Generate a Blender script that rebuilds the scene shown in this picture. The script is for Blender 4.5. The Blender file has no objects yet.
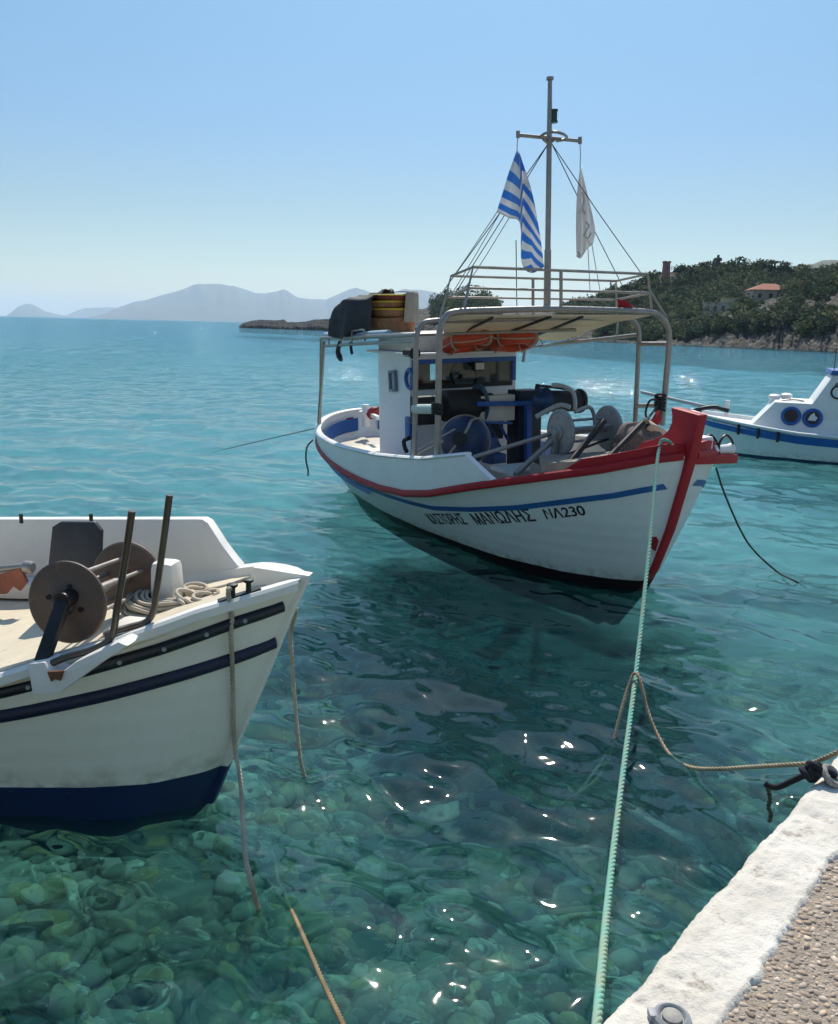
import bpy, bmesh, math, random
import numpy as np
from mathutils import Matrix, Vector, Euler
random.seed(7)
RNG = np.random.default_rng(11)
sc = bpy.context.scene
COL = sc.collection
R = math.radians

# ------------------------------------------------------------------ camera
FPX, EYE = 850.0, 2.6
PITCH, ROLL = math.atan(186 / 850), math.atan(0.0245)
cF = Vector((0, math.cos(PITCH), -math.sin(PITCH)))
r0, u0 = Vector((1, 0, 0)), Vector((0, math.sin(PITCH), math.cos(PITCH)))
cR = r0 * math.cos(ROLL) + u0 * math.sin(ROLL)
cU = -r0 * math.sin(ROLL) + u0 * math.cos(ROLL)
CAM = Vector((0, 0, EYE))
cam = bpy.data.cameras.new('camera')
co = bpy.data.objects.new('camera', cam)
COL.objects.link(co)
sc.camera = co
co.matrix_world = Matrix(((cR.x, cU.x, -cF.x, 0), (cR.y, cU.y, -cF.y, 0), (cR.z, cU.z, -cF.z, EYE), (0, 0, 0, 1)))
cam.sensor_fit = 'VERTICAL'
cam.sensor_height = 24
cam.lens = 24 * FPX / 1024
cam.clip_start = 0.05
cam.clip_end = 60000


def ray(px, py):
    return cF + cR * ((px - 419) / FPX) - cU * ((py - 512) / FPX)


class Frame:
    """A local frame (a boat, or the world) in which survey sightings become points."""
    def __init__(s, o=(0, 0, 0), heading=0, heel=0):
        s.M = Matrix.Translation(Vector(o)) @ Matrix.Rotation(-R(heading), 4, 'Z') @ Matrix.Rotation(R(heel), 4, 'X')
        s.I = s.M.inverted()

    def lray(s, px, py):
        return s.I @ CAM, s.I.to_3x3() @ ray(px, py)

    def pt(s, px, py, x=None, y=None, z=None):
        o, d = s.lray(px, py)
        i, v = [(i, v) for i, v in enumerate((x, y, z)) if v is not None][0]
        return o + d * ((v - o[i]) / d[i])

    def hit(s, px, py, fn, t0=3.0, t1=22.0):
        o, d = s.lray(px, py)
        prev = None
        for k in range(3000):
            t = t0 + (t1 - t0) * k / 3000
            P = o + d * t
            g = -P.y - fn(P.x, P.z)
            if prev is not None and prev > 0 >= g and P.x < .5:
                return P
            prev = g
        return None


W = Frame()


def interp(x, pts):
    return float(np.interp(x, [p[0] for p in pts], [p[1] for p in pts]))


# ------------------------------------------------------------------ mesh builder
def catmull(pts, k=6, closed=False):
    P = [Vector(p) for p in pts]
    n = len(P)
    out = []
    rng = range(n if closed else n - 1)
    for i in rng:
        if closed:
            a, b, c, d = P[(i - 1) % n], P[i], P[(i + 1) % n], P[(i + 2) % n]
        else:
            b, c = P[i], P[i + 1]
            a = P[i - 1] if i > 0 else b * 2 - c
            d = P[i + 2] if i + 2 < n else c * 2 - b
        for j in range(k):
            t = j / k
            out.append(0.5 * ((2 * b) + (c - a) * t + (2 * a - 5 * b + 4 * c - d) * t * t + (3 * b - a - 3 * c + d) * t ** 3))
    if not closed:
        out.append(P[-1])
    return out


class MB:
    def __init__(s):
        s.v = []
        s.f = []

    def add(s, vs, fs):
        n = len(s.v)
        s.v += [tuple(v) for v in vs]
        s.f += [tuple(i + n for i in f) for f in fs]
        return s

    def box(s, c, d, rot=None, taper=1.0):
        c = Vector(c)
        x, y, z = d[0] / 2, d[1] / 2, d[2] / 2
        vs = []
        for sz in (-1, 1):
            k = taper if sz > 0 else 1
            for sx, sy in ((-1, -1), (1, -1), (1, 1), (-1, 1)):
                v = Vector((sx * x * k, sy * y * k, sz * z))
                if rot is not None:
                    v = rot @ v
                vs.append(c + v)
        return s.add(vs, [(3, 2, 1, 0), (4, 5, 6, 7), (0, 1, 5, 4), (1, 2, 6, 5), (2, 3, 7, 6), (3, 0, 4, 7)])

    def bar(s, a, b, w, h, up=(0, 0, 1)):
        a, b = Vector(a), Vector(b)
        d = (b - a)
        L = d.length
        d.normalize()
        u = Vector(up)
        sd = d.cross(u).normalized()
        u = sd.cross(d)
        rot = Matrix((d, sd, u)).transposed()
        return s.box((a + b) / 2, (L, w, h), rot)

    def tube(s, pts, r, n=8, closed=False, sq=(1, 1), up=None):
        P = [Vector(p) for p in pts]
        m = len(P)
        rs = r if isinstance(r, (list, tuple)) else [r] * m
        vs, fs = [], []
        nrm = None
        for i in range(m):
            if closed:
                t = P[(i + 1) % m] - P[i - 1]
            else:
                t = P[min(i + 1, m - 1)] - P[max(i - 1, 0)]
            if t.length < 1e-9:
                t = Vector((0, 0, 1))
            t.normalize()
            if up is not None:
                nrm = Vector(up) - t * Vector(up).dot(t)
            elif nrm is None:
                nrm = t.orthogonal()
            else:
                nrm = nrm - t * nrm.dot(t)
            if nrm.length < 1e-6:
                nrm = t.orthogonal()
            nrm.normalize()
            b = t.cross(nrm)
            for j in range(n):
                a = 2 * math.pi * j / n
                vs.append(P[i] + nrm * (math.cos(a) * rs[i] * sq[0]) + b * (math.sin(a) * rs[i] * sq[1]))
        for i in range(m if closed else m - 1):
            for j in range(n):
                a, b2 = i * n + j, i * n + (j + 1) % n
                c, d = ((i + 1) % m) * n + (j + 1) % n, ((i + 1) % m) * n + j
                fs.append((a, d, c, b2))
        if not closed:
            fs.append(tuple(range(n)))
            fs.append(tuple(range((m - 1) * n, m * n))[::-1])
        return s.add(vs, fs)

    def lathe(s, prof, o, axis=(0, 0, 1), n=24):
        o = Vector(o)
        a = Vector(axis).normalized()
        e = a.orthogonal().normalized()
        g = a.cross(e)
        vs, fs = [], []
        for r, h in prof:
            for j in range(n):
                t = 2 * math.pi * j / n
                vs.append(o + a * h + (e * math.cos(t) + g * math.sin(t)) * max(r, 1e-4))
        for i in range(len(prof) - 1):
            for j in range(n):
                k = (j + 1) % n
                fs.append((i * n + j, i * n + k, (i + 1) * n + k, (i + 1) * n + j))
        fs.append(tuple(range(n))[::-1])
        fs.append(tuple(range((len(prof) - 1) * n, len(prof) * n)))
        return s.add(vs, fs)

    def cyl(s, a, b, r, r2=None, n=20):
        a, b = Vector(a), Vector(b)
        L = (b - a).length
        return s.lathe([(r, 0), (r if r2 is None else r2, L)], a, b - a, n)

    def torus(s, o, axis, R_, r, n=28, m=10):
        o = Vector(o)
        a = Vector(axis).normalized()
        e = a.orthogonal().normalized()
        g = a.cross(e)
        return s.tube([o + (e * math.cos(2 * math.pi * i / n) + g * math.sin(2 * math.pi * i / n)) * R_ for i in range(n)], r, m, closed=True)

    def grid(s, rows, flip=False, close=False):
        m, n = len(rows), len(rows[0])
        fs = []
        for i in range(m - 1):
            for j in range(n if close else n - 1):
                k = (j + 1) % n
                q = (i * n + j, i * n + k, (i + 1) * n + k, (i + 1) * n + j)
                fs.append(q[::-1] if flip else q)
        return s.add([p for r in rows for p in r], fs)

    def slab(s, rows, off):
        """a sheet of points with thickness: off is a vector or function(point)"""
        m, n = len(rows), len(rows[0])
        top = [Vector(p) for r in rows for p in r]
        o = off if callable(off) else (lambda p: Vector(off))
        bot = [p + o(p) for p in top]
        N = m * n
        fs = []
        for i in range(m - 1):
            for j in range(n - 1):
                q = (i * n + j, i * n + j + 1, (i + 1) * n + j + 1, (i + 1) * n + j)
                fs.append(q)
                fs.append(tuple(k + N for k in q[::-1]))
        rim = [(0, j) for j in range(n)] + [(i, n - 1) for i in range(1, m)] + [(m - 1, j) for j in range(n - 2, -1, -1)] + [(i, 0) for i in range(m - 2, 0, -1)]
        ids = [i * n + j for i, j in rim]
        for a, b in zip(ids, ids[1:] + ids[:1]):
            fs.append((b, a, a + N, b + N))
        return s.add(top + bot, fs)

    def prism(s, poly, vec):
        P = [Vector(p) for p in poly]
        v = Vector(vec)
        n = len(P)
        fs = [tuple(range(n)), tuple(range(n, 2 * n))[::-1]]
        for i in range(n):
            j = (i + 1) % n
            fs.append((j, i, i + n, j + n))
        return s.add(P + [p + v for p in P], fs)

    def blob(s, c, rad, sub=2, amp=.15, fr=2.0, rot=None, seed=0):
        bm = bmesh.new()
        bmesh.ops.create_icosphere(bm, subdivisions=sub, radius=1)
        from mathutils import noise
        vs = []
        for v in bm.verts:
            d = 1 + amp * noise.noise(v.co * fr + Vector((seed * 7.3, seed * 3.1, seed)))
            q = Vector((v.co.x * rad[0], v.co.y * rad[1], v.co.z * rad[2])) * d
            if rot is not None:
                q = rot @ q
            vs.append(Vector(c) + q)
        fs = [[v.index for v in f.verts] for f in bm.faces]
        bm.free()
        return s.add(vs, fs)

    def build_each(s, name, m, parent=None, **kw):
        """one object per connected piece"""
        par = list(range(len(s.v)))

        def find(i):
            while par[i] != i:
                par[i] = par[par[i]]
                i = par[i]
            return i
        for f in s.f:
            for k in f[1:]:
                par[find(k)] = find(f[0])
        out = {}
        for f in s.f:
            out.setdefault(find(f[0]), []).append(f)
        res = []
        for fs in out.values():
            ids = sorted({i for f in fs for i in f})
            mp = {i: k for k, i in enumerate(ids)}
            q = MB()
            q.add([s.v[i] for i in ids], [tuple(mp[i] for i in f) for f in fs])
            res.append(q.build(name, m, parent, **kw))
        return res

    def build(s, name, m, parent=None, bevel=0, ang=40, fix=True, weld=False):
        me = bpy.data.meshes.new(name)
        me.from_pydata([tuple(v) for v in s.v], [], s.f)
        bm = bmesh.new()
        bm.from_mesh(me)
        if weld:
            bmesh.ops.remove_doubles(bm, verts=bm.verts, dist=1e-4)
        if fix:
            bmesh.ops.recalc_face_normals(bm, faces=bm.faces)
        if bevel:
            es = [e for e in bm.edges if len(e.link_faces) == 2 and e.calc_face_angle(0) > .6]
            bmesh.ops.bevel(bm, geom=es, offset=bevel, segments=2, affect='EDGES', profile=.6, clamp_overlap=True)
        bm.to_mesh(me)
        bm.free()
        me.polygons.foreach_set('use_smooth', [True] * len(me.polygons))
        me.update()
        me.set_sharp_from_angle(angle=R(ang))
        o = bpy.data.objects.new(name, me)
        for mm in (m if isinstance(m, (list, tuple)) else [m]):
            me.materials.append(mm)
        COL.objects.link(o)
        if parent:
            o.parent = parent
        return o


def npmesh(name, V, F, mat=None, parent=None, smooth=True):
    me = bpy.data.meshes.new(name)
    me.vertices.add(len(V))
    me.vertices.foreach_set('co', np.asarray(V, np.float32).ravel())
    n = F.shape[1]
    me.loops.add(F.size)
    me.loops.foreach_set('vertex_index', F.astype(np.int32).ravel())
    me.polygons.add(len(F))
    me.polygons.foreach_set('loop_start', np.arange(len(F), dtype=np.int32) * n)
    me.polygons.foreach_set('use_smooth', np.full(len(F), smooth))
    me.update(calc_edges=True)
    if mat:
        me.materials.append(mat)
    o = bpy.data.objects.new(name, me)
    COL.objects.link(o)
    if parent:
        o.parent = parent
    return o


def gridfaces(m, n):
    i = np.arange(m * n).reshape(m, n)
    return np.stack([i[:-1, :-1], i[:-1, 1:], i[1:, 1:], i[1:, :-1]], -1).reshape(-1, 4)


def thing(name, label, cat, frame=None, loc=None, group=None):
    o = bpy.data.objects.new(name, None)
    o.empty_display_size = .2
    COL.objects.link(o)
    if frame:
        o.matrix_world = frame.M
    if loc is not None:
        o.location = loc
    return tag(o, label, cat, group)


def tag(o, label=None, cat=None, group=None, kind=None):
    if label:
        o['label'] = label
    if cat:
        o['category'] = cat
    if group:
        o['group'] = group
    if kind:
        o['kind'] = kind
    return o


def place(o, frame):
    o.matrix_world = frame.M
    return o


# ------------------------------------------------------------------ materials
def mat(name, col, rough=.5, metal=0.0, var=.12, vs=6.0, col2=None, patch=None, bump=0.0, bs=60.0, coat=0.0, spec=.5):
    """paint/metal/cloth with uneven tone; patch=(colour, scale, threshold) adds worn or stained spots"""
    m = bpy.data.materials.new(name)
    m.use_nodes = True
    nt = m.node_tree
    b = nt.nodes['Principled BSDF']
    N, Lk = nt.nodes.new, nt.links.new
    tc = N('ShaderNodeTexCoord')
    nz = N('ShaderNodeTexNoise')
    nz.inputs['Scale'].default_value = vs
    nz.inputs['Detail'].default_value = 5
    nz.inputs['Roughness'].default_value = .65
    Lk(tc.outputs['Object'], nz.inputs['Vector'])
    cr = N('ShaderNodeValToRGB')
    c2 = col2 or tuple(c * (1 - 2 * var) for c in col)
    cr.color_ramp.elements[0].position = .3
    cr.color_ramp.elements[1].position = .7
    cr.color_ramp.elements[0].color = (*c2, 1)
    cr.color_ramp.elements[1].color = (*col, 1)
    Lk(nz.outputs['Fac'], cr.inputs[0])
    out = cr.outputs[0]
    if patch:
        pc, ps, th = patch
        n2 = N('ShaderNodeTexNoise')
        n2.inputs['Scale'].default_value = ps
        n2.inputs['Detail'].default_value = 6
        n2.inputs['Roughness'].default_value = .7
        Lk(tc.outputs['Object'], n2.inputs['Vector'])
        r2 = N('ShaderNodeValToRGB')
        r2.color_ramp.elements[0].position = th
        r2.color_ramp.elements[1].position = th + .08
        Lk(n2.outputs['Fac'], r2.inputs[0])
        mx = N('ShaderNodeMixRGB')
        mx.inputs[2].default_value = (*pc, 1)
        Lk(r2.outputs[0], mx.inputs[0])
        Lk(out, mx.inputs[1])
        out = mx.outputs[0]
    Lk(out, b.inputs['Base Color'])
    rr = N('ShaderNodeMapRange')
    rr.inputs['To Min'].default_value = max(0, rough - .1)
    rr.inputs['To Max'].default_value = min(1, rough + .12)
    Lk(nz.outputs['Fac'], rr.inputs['Value'])
    Lk(rr.outputs[0], b.inputs['Roughness'])
    b.inputs['Metallic'].default_value = metal
    b.inputs['Specular IOR Level'].default_value = spec
    if coat:
        b.inputs['Coat Weight'].default_value = coat
    if bump:
        n3 = N('ShaderNodeTexNoise')
        n3.inputs['Scale'].default_value = bs
        n3.inputs['Detail'].default_value = 4
        Lk(tc.outputs['Object'], n3.inputs['Vector'])
        bp = N('ShaderNodeBump')
        bp.inputs['Strength'].default_value = bump
        bp.inputs['Distance'].default_value = .01
        Lk(n3.outputs['Fac'], bp.inputs['Height'])
        Lk(bp.outputs[0], b.inputs['Normal'])
    return m


def hullmat(name, top, bottom, zline, streak=(.45, .36, .25), amt=.35, wob=.02, rough=.45):
    """boat paint: topside colour above a painted waterline, antifouling below, rust/grime runs"""
    m = bpy.data.materials.new(name)
    m.use_nodes = True
    nt = m.node_tree
    b = nt.nodes['Principled BSDF']
    N, Lk = nt.nodes.new, nt.links.new
    tc = N('ShaderNodeTexCoord')
    sep = N('ShaderNodeSeparateXYZ')
    Lk(tc.outputs['Object'], sep.inputs[0])
    nz = N('ShaderNodeTexNoise')
    nz.inputs['Scale'].default_value = 3
    nz.inputs['Detail'].default_value = 4
    Lk(tc.outputs['Object'], nz.inputs['Vector'])
    ad = N('ShaderNodeMath')
    ad.operation = 'MULTIPLY_ADD'
    ad.inputs[1].default_value = wob
    Lk(nz.outputs['Fac'], ad.inputs[0])
    Lk(sep.outputs['Z'], ad.inputs[2])
    gt = N('ShaderNodeMath')
    gt.operation = 'GREATER_THAN'
    gt.inputs[1].default_value = zline + wob * .5
    Lk(ad.outputs[0], gt.inputs[0])
    mp = N('ShaderNodeMapping')
    mp.inputs['Scale'].default_value = (9, 9, .8)
    Lk(tc.outputs['Object'], mp.inputs[0])
    n2 = N('ShaderNodeTexNoise')
    n2.inputs['Scale'].default_value = 1.6
    n2.inputs['Detail'].default_value = 7
    n2.inputs['Roughness'].default_value = .7
    Lk(mp.outputs[0], n2.inputs['Vector'])
    r2 = N('ShaderNodeValToRGB')
    r2.color_ramp.elements[0].position = .5
    r2.color_ramp.elements[1].position = .85
    Lk(n2.outputs['Fac'], r2.inputs[0])
    am = N('ShaderNodeMath')
    am.operation = 'MULTIPLY'
    am.inputs[1].default_value = amt
    Lk(r2.outputs[0], am.inputs[0])
    m1 = N('ShaderNodeMixRGB')
    m1.inputs[1].default_value = (*top, 1)
    m1.inputs[2].default_value = (*streak, 1)
    Lk(am.outputs[0], m1.inputs[0])
    m2 = N('ShaderNodeMixRGB')
    m2.inputs[1].default_value = (*bottom, 1)
    Lk(gt.outputs[0], m2.inputs[0])
    Lk(m1.outputs[0], m2.inputs[2])
    Lk(m2.outputs[0], b.inputs['Base Color'])
    # slime and scuffs just above the waterline
    sl = N('ShaderNodeMapRange')
    sl.inputs['From Min'].default_value = zline + .16
    sl.inputs['From Max'].default_value = zline - .02
    Lk(ad.outputs[0], sl.inputs['Value'])
    n5 = N('ShaderNodeTexNoise')
    n5.inputs['Scale'].default_value = 11
    n5.inputs['Detail'].default_value = 6
    Lk(tc.outputs['Object'], n5.inputs['Vector'])
    r5 = N('ShaderNodeValToRGB')
    r5.color_ramp.elements[0].position = .42
    r5.color_ramp.elements[1].position = .72
    Lk(n5.outputs['Fac'], r5.inputs[0])
    m5 = N('ShaderNodeMath')
    m5.operation = 'MULTIPLY'
    Lk(sl.outputs[0], m5.inputs[0])
    Lk(r5.outputs[0], m5.inputs[1])
    m6 = N('ShaderNodeMixRGB')
    m6.inputs[2].default_value = (.20, .19, .12, 1)
    m7 = N('ShaderNodeMath')
    m7.operation = 'MULTIPLY'
    m7.inputs[1].default_value = .75
    Lk(m5.outputs[0], m7.inputs[0])
    mg = N('ShaderNodeMath')
    mg.operation = 'MULTIPLY'
    Lk(m7.outputs[0], mg.inputs[0])
    Lk(gt.outputs[0], mg.inputs[1])
    Lk(mg.outputs[0], m6.inputs[0])
    Lk(m2.outputs[0], m6.inputs[1])
    # scattered chips and scuffs
    n8 = N('ShaderNodeTexNoise')
    n8.inputs['Scale'].default_value = 16
    n8.inputs['Detail'].default_value = 7
    n8.inputs['Roughness'].default_value = .75
    Lk(tc.outputs['Object'], n8.inputs['Vector'])
    r8 = N('ShaderNodeValToRGB')
    r8.color_ramp.elements[0].position = .66
    r8.color_ramp.elements[1].position = .70
    r8.color_ramp.elements[1].color = (.55, .55, .55, 1)
    Lk(n8.outputs['Fac'], r8.inputs[0])
    m9 = N('ShaderNodeMixRGB')
    m9.inputs[2].default_value = (.36, .31, .25, 1)
    Lk(r8.outputs[0], m9.inputs[0])
    Lk(m6.outputs[0], m9.inputs[1])
    Lk(m9.outputs[0], b.inputs['Base Color'])
    b.inputs['Roughness'].default_value = rough
    b.inputs['Specular IOR Level'].default_value = .35
    # faint planking under the paint
    wv = N('ShaderNodeTexWave')
    wv.wave_type = 'BANDS'
    wv.bands_direction = 'Z'
    wv.inputs['Scale'].default_value = 2.2
    wv.inputs['Distortion'].default_value = .6
    Lk(tc.outputs['Object'], wv.inputs['Vector'])
    bp = N('ShaderNodeBump')
    bp.inputs['Strength'].default_value = .2
    bp.inputs['Distance'].default_value = .01
    Lk(wv.outputs['Fac'], bp.inputs['Height'])
    n4 = N('ShaderNodeTexNoise')
    n4.inputs['Scale'].default_value = 4
    Lk(tc.outputs['Object'], n4.inputs['Vector'])
    b2 = N('ShaderNodeBump')
    b2.inputs['Strength'].default_value = .22
    b2.inputs['Distance'].default_value = .02
    Lk(n4.outputs['Fac'], b2.inputs['Height'])
    Lk(bp.outputs[0], b2.inputs['Normal'])
    Lk(b2.outputs[0], b.inputs['Normal'])
    return m


def ropemat(name, c1, c2, scale=60.0, rough=.85):
    m = bpy.data.materials.new(name)
    m.use_nodes = True
    nt = m.node_tree
    b = nt.nodes['Principled BSDF']
    N, Lk = nt.nodes.new, nt.links.new
    tc = N('ShaderNodeTexCoord')
    nz = N('ShaderNodeTexNoise')
    nz.inputs['Scale'].default_value = 5
    nz.inputs['Detail'].default_value = 6
    Lk(tc.outputs['Object'], nz.inputs['Vector'])
    cr = N('ShaderNodeValToRGB')
    cr.color_ramp.elements[0].position = .35
    cr.color_ramp.elements[1].position = .62
    cr.color_ramp.elements[0].color = (*c2, 1)
    cr.color_ramp.elements[1].color = (*c1, 1)
    Lk(nz.outputs['Fac'], cr.inputs[0])
    Lk(cr.outputs[0], b.inputs['Base Color'])
    b.inputs['Roughness'].default_value = rough
    return m


def glassmat(name, tint=(.8, .85, .85)):
    m = bpy.data.materials.new(name)
    m.use_nodes = True
    nt = m.node_tree
    N, Lk = nt.nodes.new, nt.links.new
    nt.nodes.remove(nt.nodes['Principled BSDF'])
    fr = N('ShaderNodeFresnel')
    fr.inputs[0].default_value = 1.5
    tr = N('ShaderNodeBsdfTransparent')
    tr.inputs[0].default_value = (*tint, 1)
    gl = N('ShaderNodeBsdfGlossy')
    gl.inputs['Roughness'].default_value = .03
    mx = N('ShaderNodeMixShader')
    Lk(fr.outputs[0], mx.inputs[0])
    Lk(tr.outputs[0], mx.inputs[1])
    Lk(gl.outputs[0], mx.inputs[2])
    Lk(mx.outputs[0], nt.nodes['Material Output'].inputs[0])
    return m


WHITE = mat('white_paint', (.78, .78, .76), .45, var=.05, vs=4, patch=((.5, .42, .33), 5, .68))
CREAM = mat('cream_paint', (.66, .60, .48), .55, var=.08, vs=5, patch=((.45, .36, .25), 6, .66))
RED = mat('red_paint', (.40, .012, .022), .5, var=.15, vs=6, patch=((.2, .02, .02), 9, .68), spec=.3)
BLUE = mat('blue_paint', (.015, .10, .36), .45, var=.12, vs=6)
STRIPE = mat('stripe_blue', (.025, .13, .38), .45, var=.15, vs=5)
NAVY = mat('navy_paint', (.008, .016, .05), .5, var=.2, vs=6)
STEEL = mat('weathered_steel', (.36, .335, .30), .42, .6, var=.15, vs=9, patch=((.25, .14, .08), 7, .68))
GREY = mat('grey_paint', (.30, .31, .30), .5, .1, var=.12, vs=6, patch=((.22, .15, .1), 8, .64))
DARK = mat('dark_metal', (.035, .032, .03), .45, .5, var=.2, vs=9)
BLACK = mat('black_rubber', (.012, .012, .014), .6, var=.2, vs=9)
BROWN_ = mat('rusted_brown_steel', (.070, .048, .038), .5, .35, var=.22, vs=8, patch=((.16, .08, .045), 6, .62), bump=.15)
CANVAS_ = mat('cream_canvas', (.72, .66, .52), .85, var=.08, vs=3, patch=((.45, .38, .26), 4, .64), bump=.1)
TARP = mat('charcoal_tarpaulin', (.045, .05, .055), .75, var=.2, vs=7, bump=.2, bs=25)
def thincloth(name, col, amount):
    m = mat(name, col, .85, var=.10, vs=3, patch=(tuple(c * .6 for c in col), 4, .64), bump=.1)
    nt = m.node_tree
    b = nt.nodes['Principled BSDF']
    src = b.inputs['Base Color'].links[0].from_socket
    tr = nt.nodes.new('ShaderNodeBsdfTranslucent')
    nt.links.new(src, tr.inputs[0])
    ms = nt.nodes.new('ShaderNodeMixShader')
    ms.inputs[0].default_value = amount
    nt.links.new(b.outputs[0], ms.inputs[1])
    nt.links.new(tr.outputs[0], ms.inputs[2])
    nt.links.new(ms.outputs[0], nt.nodes['Material Output'].inputs[0])
    return m


CANVAS = thincloth('cream_canvas', (.74, .65, .50), .28)
ORANGE = mat('orange_ring', (.62, .075, .025), .5, var=.1, vs=6)
WOOD = mat('grey_wood', (.30, .26, .21), .75, var=.2, vs=9, bump=.25, bs=40)
TEXT = mat('lettering_black', (.02, .02, .025), .5, var=.1)
GLASS = glassmat('window_glass')
YELLOW = mat('yellow_rim', (.70, .50, .03), .5, var=.1)

from mathutils import noise as NZ


def nzz(*a):
    return NZ.noise(Vector(tuple(a) + (0,) * (3 - len(a))))


# ================================================================== the moored kaiki with the red stem
class Hull:
    def __init__(s, B, xb, xm, xs, sheer, stem, stern, keel, wl, flare=1.0, bowp=(2.2, .75), sternp=(3, .5)):
        s.B, s.xb, s.xm, s.xs = B, xb, xm, xs
        s.sheer, s.stem, s.stern, s.keel, s.wl = sheer, stem, stern, keel, wl
        s.flare, s.bowp, s.sternp = flare, bowp, sternp

    def yd(s, x):
        if x >= s.xb or x <= s.xs:
            return 0.0
        if x > s.xm:
            t = (s.xb - x) / (s.xb - s.xm)
            return s.B * (1 - (1 - t) ** s.bowp[0]) ** s.bowp[1]
        t = (s.xm - x) / (s.xm - s.xs)
        return s.B * max(0, 1 - t ** s.sternp[0]) ** s.sternp[1]

    def zs(s, x):
        return interp(x, s.sheer)

    def station(s, q):
        """q in 0..1 bow to stern -> deck x"""
        return s.xb + (s.xs - s.xb) * q

    def point(s, q, v):
        xd = s.station(q)
        z1 = s.zs(xd)
        z = s.keel + (z1 - s.keel) * v
        x = interp(z, s.stem) * (1 - q) + interp(z, s.stern) * q
        y1 = s.yd(xd)
        xw = interp(0, s.stem) * (1 - q) + interp(0, s.stern) * q
        y0 = min(interp(xw, s.wl), y1 * .98)
        if z >= 0:
            t = z / z1
            y = y0 + (y1 - y0) * t ** s.flare
        else:
            y = y0 * max(0, 1 - (z / s.keel) ** 2) ** .6
        return Vector((x, y, z))

    def y(s, x, z):
        a, b = interp(z, s.stem), interp(z, s.stern)
        q = (x - a) / (b - a)
        if q <= 0 or q >= 1:
            return 0.0
        xd = s.station(q)
        z1 = s.zs(xd)
        v = (z - s.keel) / (z1 - s.keel)
        return s.point(q, min(v, 1)).y

    def qs(s, n):
        return [.5 * (1 - math.cos(math.pi * i / n)) * .65 + .35 * i / n for i in range(n + 1)]

    def shell(s, nq=56, nv=22):
        rows = []
        for q in s.qs(nq):
            up = [s.point(q, v / nv) for v in range(nv + 1)]
            rows.append([Vector((p.x, -p.y, p.z)) for p in up[::-1]] + up[1:])
        return rows

    def rail(s, x0, x1, n, dz=0.0, dy=0.0, side=1):
        out = []
        for i in range(n + 1):
            x = x0 + (x1 - x0) * i / n
            out.append(Vector((x, side * (s.yd(x) + dy), s.zs(x) + dz)))
        return out

    def band(s, x0, x1, n, zf, h, off, side):
        rows = []
        for i in range(n + 1):
            x = x0 + (x1 - x0) * i / n
            z = zf(x)
            rows.append([Vector((x, side * (s.y(x, z + h * k) + off), z + h * k)) for k in (-.5, 0, .5)])
        return rows

    def deck(s, x0, x1, n, zf, inset=.03, camber=.03, hull=None):
        rows = []
        for i in range(n + 1):
            x = x0 + (x1 - x0) * i / n
            yy = max((s.y(x, zf(x)) if hull else s.yd(x)) - inset, .005)
            rows.append([Vector((x, yy * k / 4, zf(x) + camber * (1 - (k / 4) ** 2))) for k in range(-4, 5)])
        return rows


KA = Frame((2.33, 8.30, 0), 64, 2.1)
kh = Hull(1.6, .5, -3.6, -7.5, bowp=(3, .55),
          sheer=[(-7.5, 1.0), (-6.3, .84), (-5.56, .765), (-5.04, .715), (-4.34, .68), (-3.78, .67), (-3.1, .685), (-2.41, .74), (-1.85, .84), (-1.3, .99), (-.8, 1.12), (-.25, 1.26), (.13, 1.36), (.30, 1.42), (.43, 1.475), (.5, 1.49)],
          stem=[(-.6, -.75), (-.3, -.3), (0, -.04), (.27, .12), (.73, .30), (1.35, .48), (1.6, .52)],
          stern=[(-.6, -6.2), (0, -7.05), (.5, -7.35), (1.0, -7.5)],
          keel=-.6,
          wl=[(-7.1, 0), (-6.8, .45), (-6.4, .72), (-5.5, .97), (-4.07, 1.05), (-2.95, 1.0), (-1.48, .82), (-.69, .54), (-.3, .29), (-.12, .12), (-.04, 0)])
kaiki = thing('fishing_boat', 'white wooden fishing boat with red stem, canopy and mast', 'boat', KA)
KP = KA.pt

KHULL = hullmat('kaiki_hull', (.74, .75, .75), (.014, .008, .010), .14, amt=.22, streak=(.5, .42, .34))
MB().grid(kh.shell()).build('hull', KHULL, kaiki, ang=60, weld=True)
# stem post: a thick curved plank from the keel up to the tall fin
fin = [(-.45, -.5), (-.04, 0), (.12, .27), (.32, .73), (.51, 1.35), (.58, 1.6), (.635, 1.88), (.265, 1.915), (.285, 1.84), (.285, 1.77), (.25, 1.70), (.17, 1.635), (.04, 1.58), (-.10, 1.54), (-.2, 1.46), (.30, 1.40), (.36, 1.2), (.18, .73), (.0, .27), (-.2, 0), (-.6, -.5)]
STEMRED = hullmat('stem_red', (.38, .012, .022), (.07, .012, .015), .16, amt=.3, streak=(.2, .03, .03), wob=.05, rough=.55)
MB().prism([(x, -.052, z) for x, z in fin], (0, .104, 0)).build('stem_post', STEMRED, kaiki, bevel=.012)
# red rubbing strake both sides, meeting at the stern
m = MB()
for sd in (-1, 1):
    m.tube(kh.rail(.495, -7.47, 90, 0, .012, sd), .036, 8, sq=(1.15, .8), up=(0, 0, 1))
m.build_each('rubbing_strake', RED, kaiki)
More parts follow.
